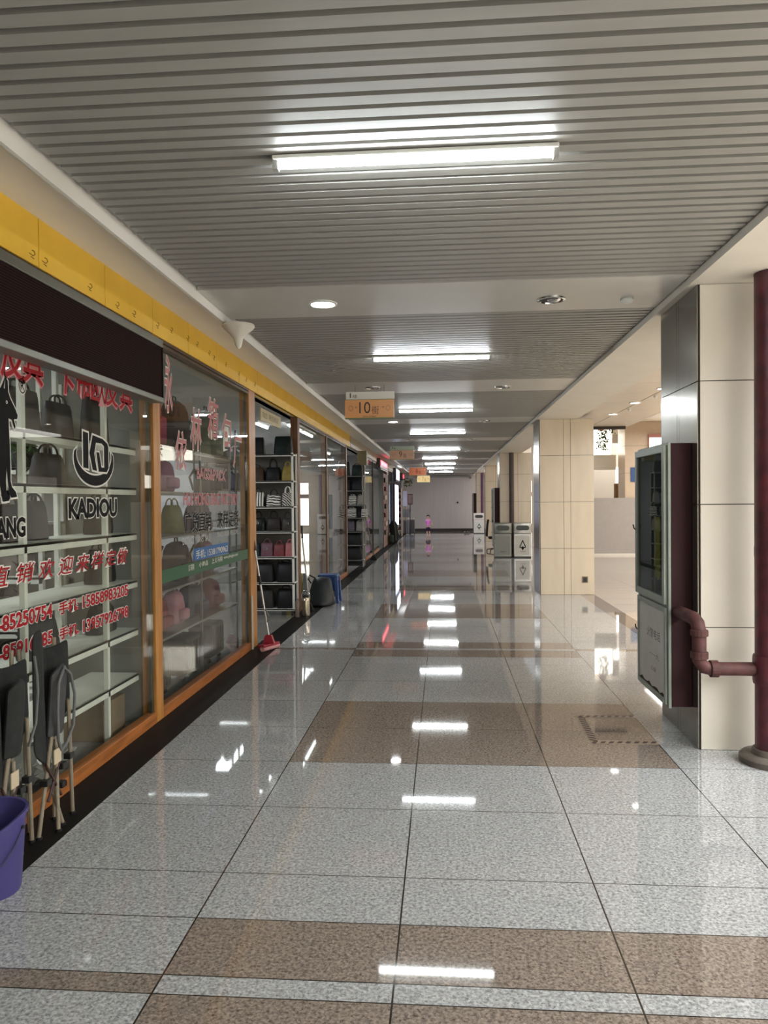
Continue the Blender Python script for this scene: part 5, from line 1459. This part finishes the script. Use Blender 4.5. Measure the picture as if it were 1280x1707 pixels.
# ================================================================== FOLDED CAMP CHAIRS, BUCKET
TUBE_M = mat('chair_tube', rgb((142, 130, 110)), .45, .1, var=.15, scale=20)
CANVAS = mat('chair_canvas', rgb((34, 35, 33)), .85, var=.25, scale=24, bump=.3)
CANVAS2 = mat('chair_canvas_grey', rgb((62, 62, 62)), .75, var=.15, scale=24)
def camp_chair(x, y, label, s=1.0, tall=1.06, flip=False, loop=True):
    """folded camping chair leaning by the window; spans ~0.32 m along Y"""
    t = thing('folded_camp_chair', label, 'folding chair', (x, y, 0))
    P = lambda dx, dy, z: (x + dx, y + (-dy if flip else dy) * s, z)
    # back canvas: folded sheet hanging between two tall tubes
    top = [(-.15, tall - .03), (-.10, tall), (-.04, tall - .05), (.02, tall - .12), (.07, tall - .15), (.13, tall - .13), (.165, tall - .10)]
    bot = [(-.19, .42), (-.12, .36), (-.05, .33), (.0, .36), (.05, .42), (.10, .50), (.155, .62)]
    rows = []
    for i in range(10):
        f = i / 9
        r = []
        for j in range(7):
            yy = top[j][0] * (1 - f) + bot[j][0] * f
            zz = top[j][1] * (1 - f) + bot[j][1] * f
            r.append(P(.05 + .05 * math.sin(j * 1.25 + .4) * (1 - .3 * f) + .03 * f, yy, zz))
        rows.append(r)
    MB().sheet(rows, .012).build('back_canvas', CANVAS, t, 0, True, subsurf=1)
    # arm rest loop of grey webbing around a dark cushion
    rows = [[P(.10 + .03 * math.sin(PI * j / 5), -.03 + .15 * j / 5 - .012 * i * .6, .80 - .32 * i / 7 + (.05 * math.sin(PI * j / 5) if i == 0 else 0)) for j in range(6)] for i in range(8)]
    MB().sheet(rows, .03).build('arm_pad', CANVAS2 if loop else CANVAS, t, 0, True, subsurf=1)
    if not loop: MB().tube([P(.14, .165, tall - .10), P(.15, .17, tall - .2), P(.155, .165, .75), P(.15, .15, .6), P(.14, .1, .5)], .007, 7).build('webbing', mat('webbing_grey', rgb((104, 104, 102)), .7), t, 0, True)
    else: MB().tube([P(.15, -.045, .46), P(.155, -.06, .62), P(.15, -.035, .76), P(.145, .03, .825), P(.15, .09, .78), P(.155, .125, .66), P(.15, .115, .5), P(.14, .06, .42), P(.14, .0, .40), P(.15, -.045, .46)], .008, 7).build('webbing', mat('webbing_grey', rgb((104, 104, 102)), .7), t, 0, True)
    for a, b_ in (((.00, -.14, .95), (.02, -.10, .012)), ((.12, -.02, .62), (.10, -.16, .012)), ((.03, .15, .96), (.05, .09, .012)), ((.13, .10, .64), (.11, .17, .012)), ((.10, .02, .45), (.15, -.06, .012)), ((.06, -.08, .45), (.13, .02, .012))):
        MB().cyl(P(*a), P(*b_), .0105, 9).build('leg', TUBE_M, t)
        MB().cyl(P(*b_), P(b_[0], b_[1], .0), .016, 9).build('foot', M_BLACK, t)
    for q in ((.03, -.11, .24), (.115, -.11, .27), (.11, .06, .30), (.08, .11, .18), (.115, .13, .33)):
        c = Vector(P(*q)); MB().box(c.x - .02, c.x + .02, c.y - .025, c.y + .025, c.z - .016, c.z + .016).build('joint', M_BLACK, t, .004)
    MB().tube([P(.12, -.12, .36), P(.125, .02, .16)], .008, 6).tube([P(.12, .03, .36), P(.125, -.11, .17)], .008, 6).build('cross_brace', mat('brace_brown', rgb((60, 34, 28)), .5), t)
    MB().box(*[v for pr in zip(P(.135, -.07, .345), P(.14, .0, .42)) for v in pr]).build('paper_tag', mat('tag_paper', rgb((196, 180, 150)), .8), t)
    return t
camp_chair(-2.135, 3.81, 'folded black camp chair with pointed back, standing next to window post side', 1.0, 1.06)
camp_chair(-2.165, 3.465, 'nearer folded black camp chair, behind the purple bucket', 0.92, 1.03, False, False)

bk = thing('bucket', 'purple plastic bucket with wavy rim in front of folded chairs', 'bucket', (-1.986, 3.15, 0))
n = 40; vs = []; fs = []
prof = [(.126, 0), (.130, .012), (.150, .30), (.155, .335), (.163, .337), (.163, .352), (.150, .350), (.142, .30), (.112, .02), (.05, .018)]
for i, (r, z) in enumerate(prof):
    for k in range(n):
        t_ = 2 * PI * k / n
        dip = 0.055 * max(0, math.cos(t_ + 1.15)) ** 3 if z > .25 else 0
        vs.append((-1.986 + r * math.cos(t_), 3.15 + r * math.sin(t_), z - dip))
for i in range(len(prof) - 1):
    for k in range(n): fs.append((i * n + k, i * n + (k + 1) % n, (i + 1) * n + (k + 1) % n, (i + 1) * n + k))
fs += [tuple(range(n))[::-1], tuple(range((len(prof) - 1) * n, len(prof) * n))]
MB().add(vs, fs).build('bucket_body', mat('bucket_purple', rgb((68, 62, 118)), .45, var=.06), bk, 0, True, angle=50)
MB().cyl((-1.841, 3.16, .28), (-1.827, 3.16, .28), .008, 8).build('rivet', M_BLACK, bk)
MB().tube([(-1.832, 3.16, .28), (-1.835, 3.10, .22), (-1.857, 3.04, .16)], .0035, 6).build('bail_wire', mat('wire_dark', rgb((60, 56, 90)), .5), bk)

# ================================================================== SIDE HALL
HOARD = mat('hoarding_grey', rgb((166, 158, 152)), .6, var=.03)
tag(MB().box(3.6, 5.98, 23.3, 23.36, 0.05, 1.72).build('wall_partition', HOARD), 'grey hoarding partition across the side hall', 'partition', None, 'structure')
tag(MB().box(3.6, 6.3, 23.22, 23.37, 0, .055).build('trim_9', M_PLASTER), 'pale base rail under the grey hoarding', 'base rail', None, 'structure')
# tan pier with blue sign
pier = struct('column', 'tan pier in the side hall carrying the blue sign', 'column', (6.2, 23.9, 0))
pm_ = MB()
for a, b_ in zip((0, .82, 1.64, 2.46, 3.28), (.82, 1.64, 2.46, 3.28, 4.0)):
    pm_.box(5.44, 6.95, 23.4, 24.3, a + .003, b_ - .003)
pm_.build('cladding', mat('pier_tan', rgb((206, 184, 158)), .35, var=.04), pier)
MB().box(5.45, 6.94, 23.41, 24.29, 0, 4.0).build('core', M_JOINT, pier)
bs_ = thing('blue_sign', 'small blue information sign on the tan hall pier', 'sign', (5.85, 23.38, 2.2))
MB().box(5.60, 6.12, 23.37, 23.4, 2.2, 2.63).build('sign_plate', mat('sign_blue', rgb((44, 78, 130)), .4), bs_, .003)
w = MB(); w.prism([(5.83, 2.32), (5.90, 2.32), (5.915, 2.385), (5.80 + .015, 2.385)], 'y', 23.366, 23.369)
put_text(w, '卫生间', (5.76, 5.96, 2.235, 2.285), (0, 23.368, 0), (1, 0, 0), (0, 0, 1), (0, -1, 0))
w.build('marking', M_VINYL_W, bs_)
tag(MB().box(5.9, 6.9, 23.15, 23.35, 0, .62).box(5.9, 6.9, 23.13, 23.35, .62, .66).build('stone_bench', mat('bench_cream', rgb((214, 200, 180)), .4, var=.04)), 'cream stone ledge block at the foot of the tan pier', 'ledge')
# backlit openings
lp = thing('lit_panel', 'bright backlit white panel high behind the grey hoarding', 'light panel', (4.9, 25.0, 3.05))
MB().box(3.9, 5.42, 25.0, 25.1, 3.08, 3.98).build('panel_case', M_PLASTER, lp)
MB().box(3.95, 5.38, 24.97, 25.0, 3.12, 3.95).build('lit_face', M_WARMGLOW, lp)
tag(MB().box(3.6, 5.44, 24.6, 24.9, 2.62, 3.08).build('wall_lintel', M_PLASTER), 'pale lintel across the opening behind the hoarding', 'lintel', None, 'structure')
hp = thing('hanging_plant', 'trailing green plant hanging before the bright backlit panel', 'plant', (4.98, 24.5, 3.3))
MB().lathe([(.07, 3.84), (.11, 3.94), (.115, 3.97)], (4.98, 24.5, 0), 14).build('pot', mat('pot_terracotta', rgb((190, 110, 70)), .7), hp)
MB().cyl((4.98, 24.5, 3.95), (4.98, 24.5, 4.0), .008, 6).build('hanger', M_BLACK, hp)
lv = MB(); leaves(lv, (5.0, 24.5), 200, .16, .12, 3.25, 3.95, .085, random.Random(5)); leaves(lv, (5.22, 24.5), 40, .14, .1, 3.75, 3.93, .08, random.Random(6)); lv.build('foliage', M_PLANT, hp)
lp2 = thing('lit_panel', 'bright white lit sign on the outer end of tan pier', 'light panel', (6.4, 23.35, 3.0))
MB().box(6.12, 6.9, 23.32, 23.4, 2.86, 3.62).build('sign_case', mat('case_rose', rgb((176, 120, 112)), .5), lp2)
MB().box(6.14, 6.88, 23.305, 23.32, 2.88, 3.50).build('lit_face', M_WARMGLOW, lp2)
# opening behind: pale inner room with a shop display
tag(MB().box(3.2, 8.0, 28.0, 28.1, 0, 4.0).build('wall_inner', mat('inner_cream', rgb((222, 214, 202)), .6)), 'pale wall behind the grey hoarding opening', 'wall', None, 'structure')
dsp = thing('display_stand', 'brown display of small goods seen above the grey hoarding', 'display stand', (5.9, 26.0, 0))
MB().box(5.72, 6.02, 26.0, 26.2, 0, 2.2).build('stand_body', mat('stand_brown', rgb((120, 92, 58)), .6, var=.4, scale=18), dsp)
MB().box(5.74, 6.0, 25.98, 26.0, 2.22, 2.75).build('lit_header', M_WARMGLOW, dsp)
# glowing shopfronts at the far end of the hall, seen between the columns
for i, (x0, x1, z0, z1, l) in enumerate([(3.6, 4.7, .2, 2.9, 'tall glowing shop window far down hall, first from the corridor'), (4.95, 6.2, .2, 2.9, 'tall glowing shop window far down hall, second from the corridor'), (6.4, 8.2, .2, 2.9, 'wide glowing shop window far down hall, third from the corridor')]):
    t = thing('lit_shop_window', l, 'shop window', ((x0 + x1) / 2, 45.9, z0))
    MB().box(x0, x1, 45.9, 46.0, z0, z1).build('frame', M_BROWNWOOD, t)
    MB().box(x0 + .06, x1 - .06, 45.88, 45.9, z0 + .06, z0 + 1.7).box(x0 + .06, x1 - .06, 45.88, 45.9, z0 + 1.95, z1 - .06).build('lit_pane', mat('warm_shop_glow', (1, 1, 1), .4, emit=(1, .9, .76), es=3.2), t)
# shopfronts with glow along the hall's far wall
for i, y in enumerate([2, 8, 14, 20, 27, 34]):
    t = thing('lit_shop_window', 'glowing shopfront on the far side of hall, number %s from the viewer' % ['one', 'two', 'three', 'four', 'five', 'six'][i], 'shop window', (11.95, y + 2, .3))
    MB().box(11.9, 12.0, y, y + 4.2, .2, 2.9).build('frame', M_BROWNWOOD, t)
    MB().box(11.88, 11.9, y + .1, y + 4.1, .3, 2.8).build('lit_pane', mat('dim_shop_glow', (.3, .3, .3), .4, emit=(1, .9, .78), es=.28), t)
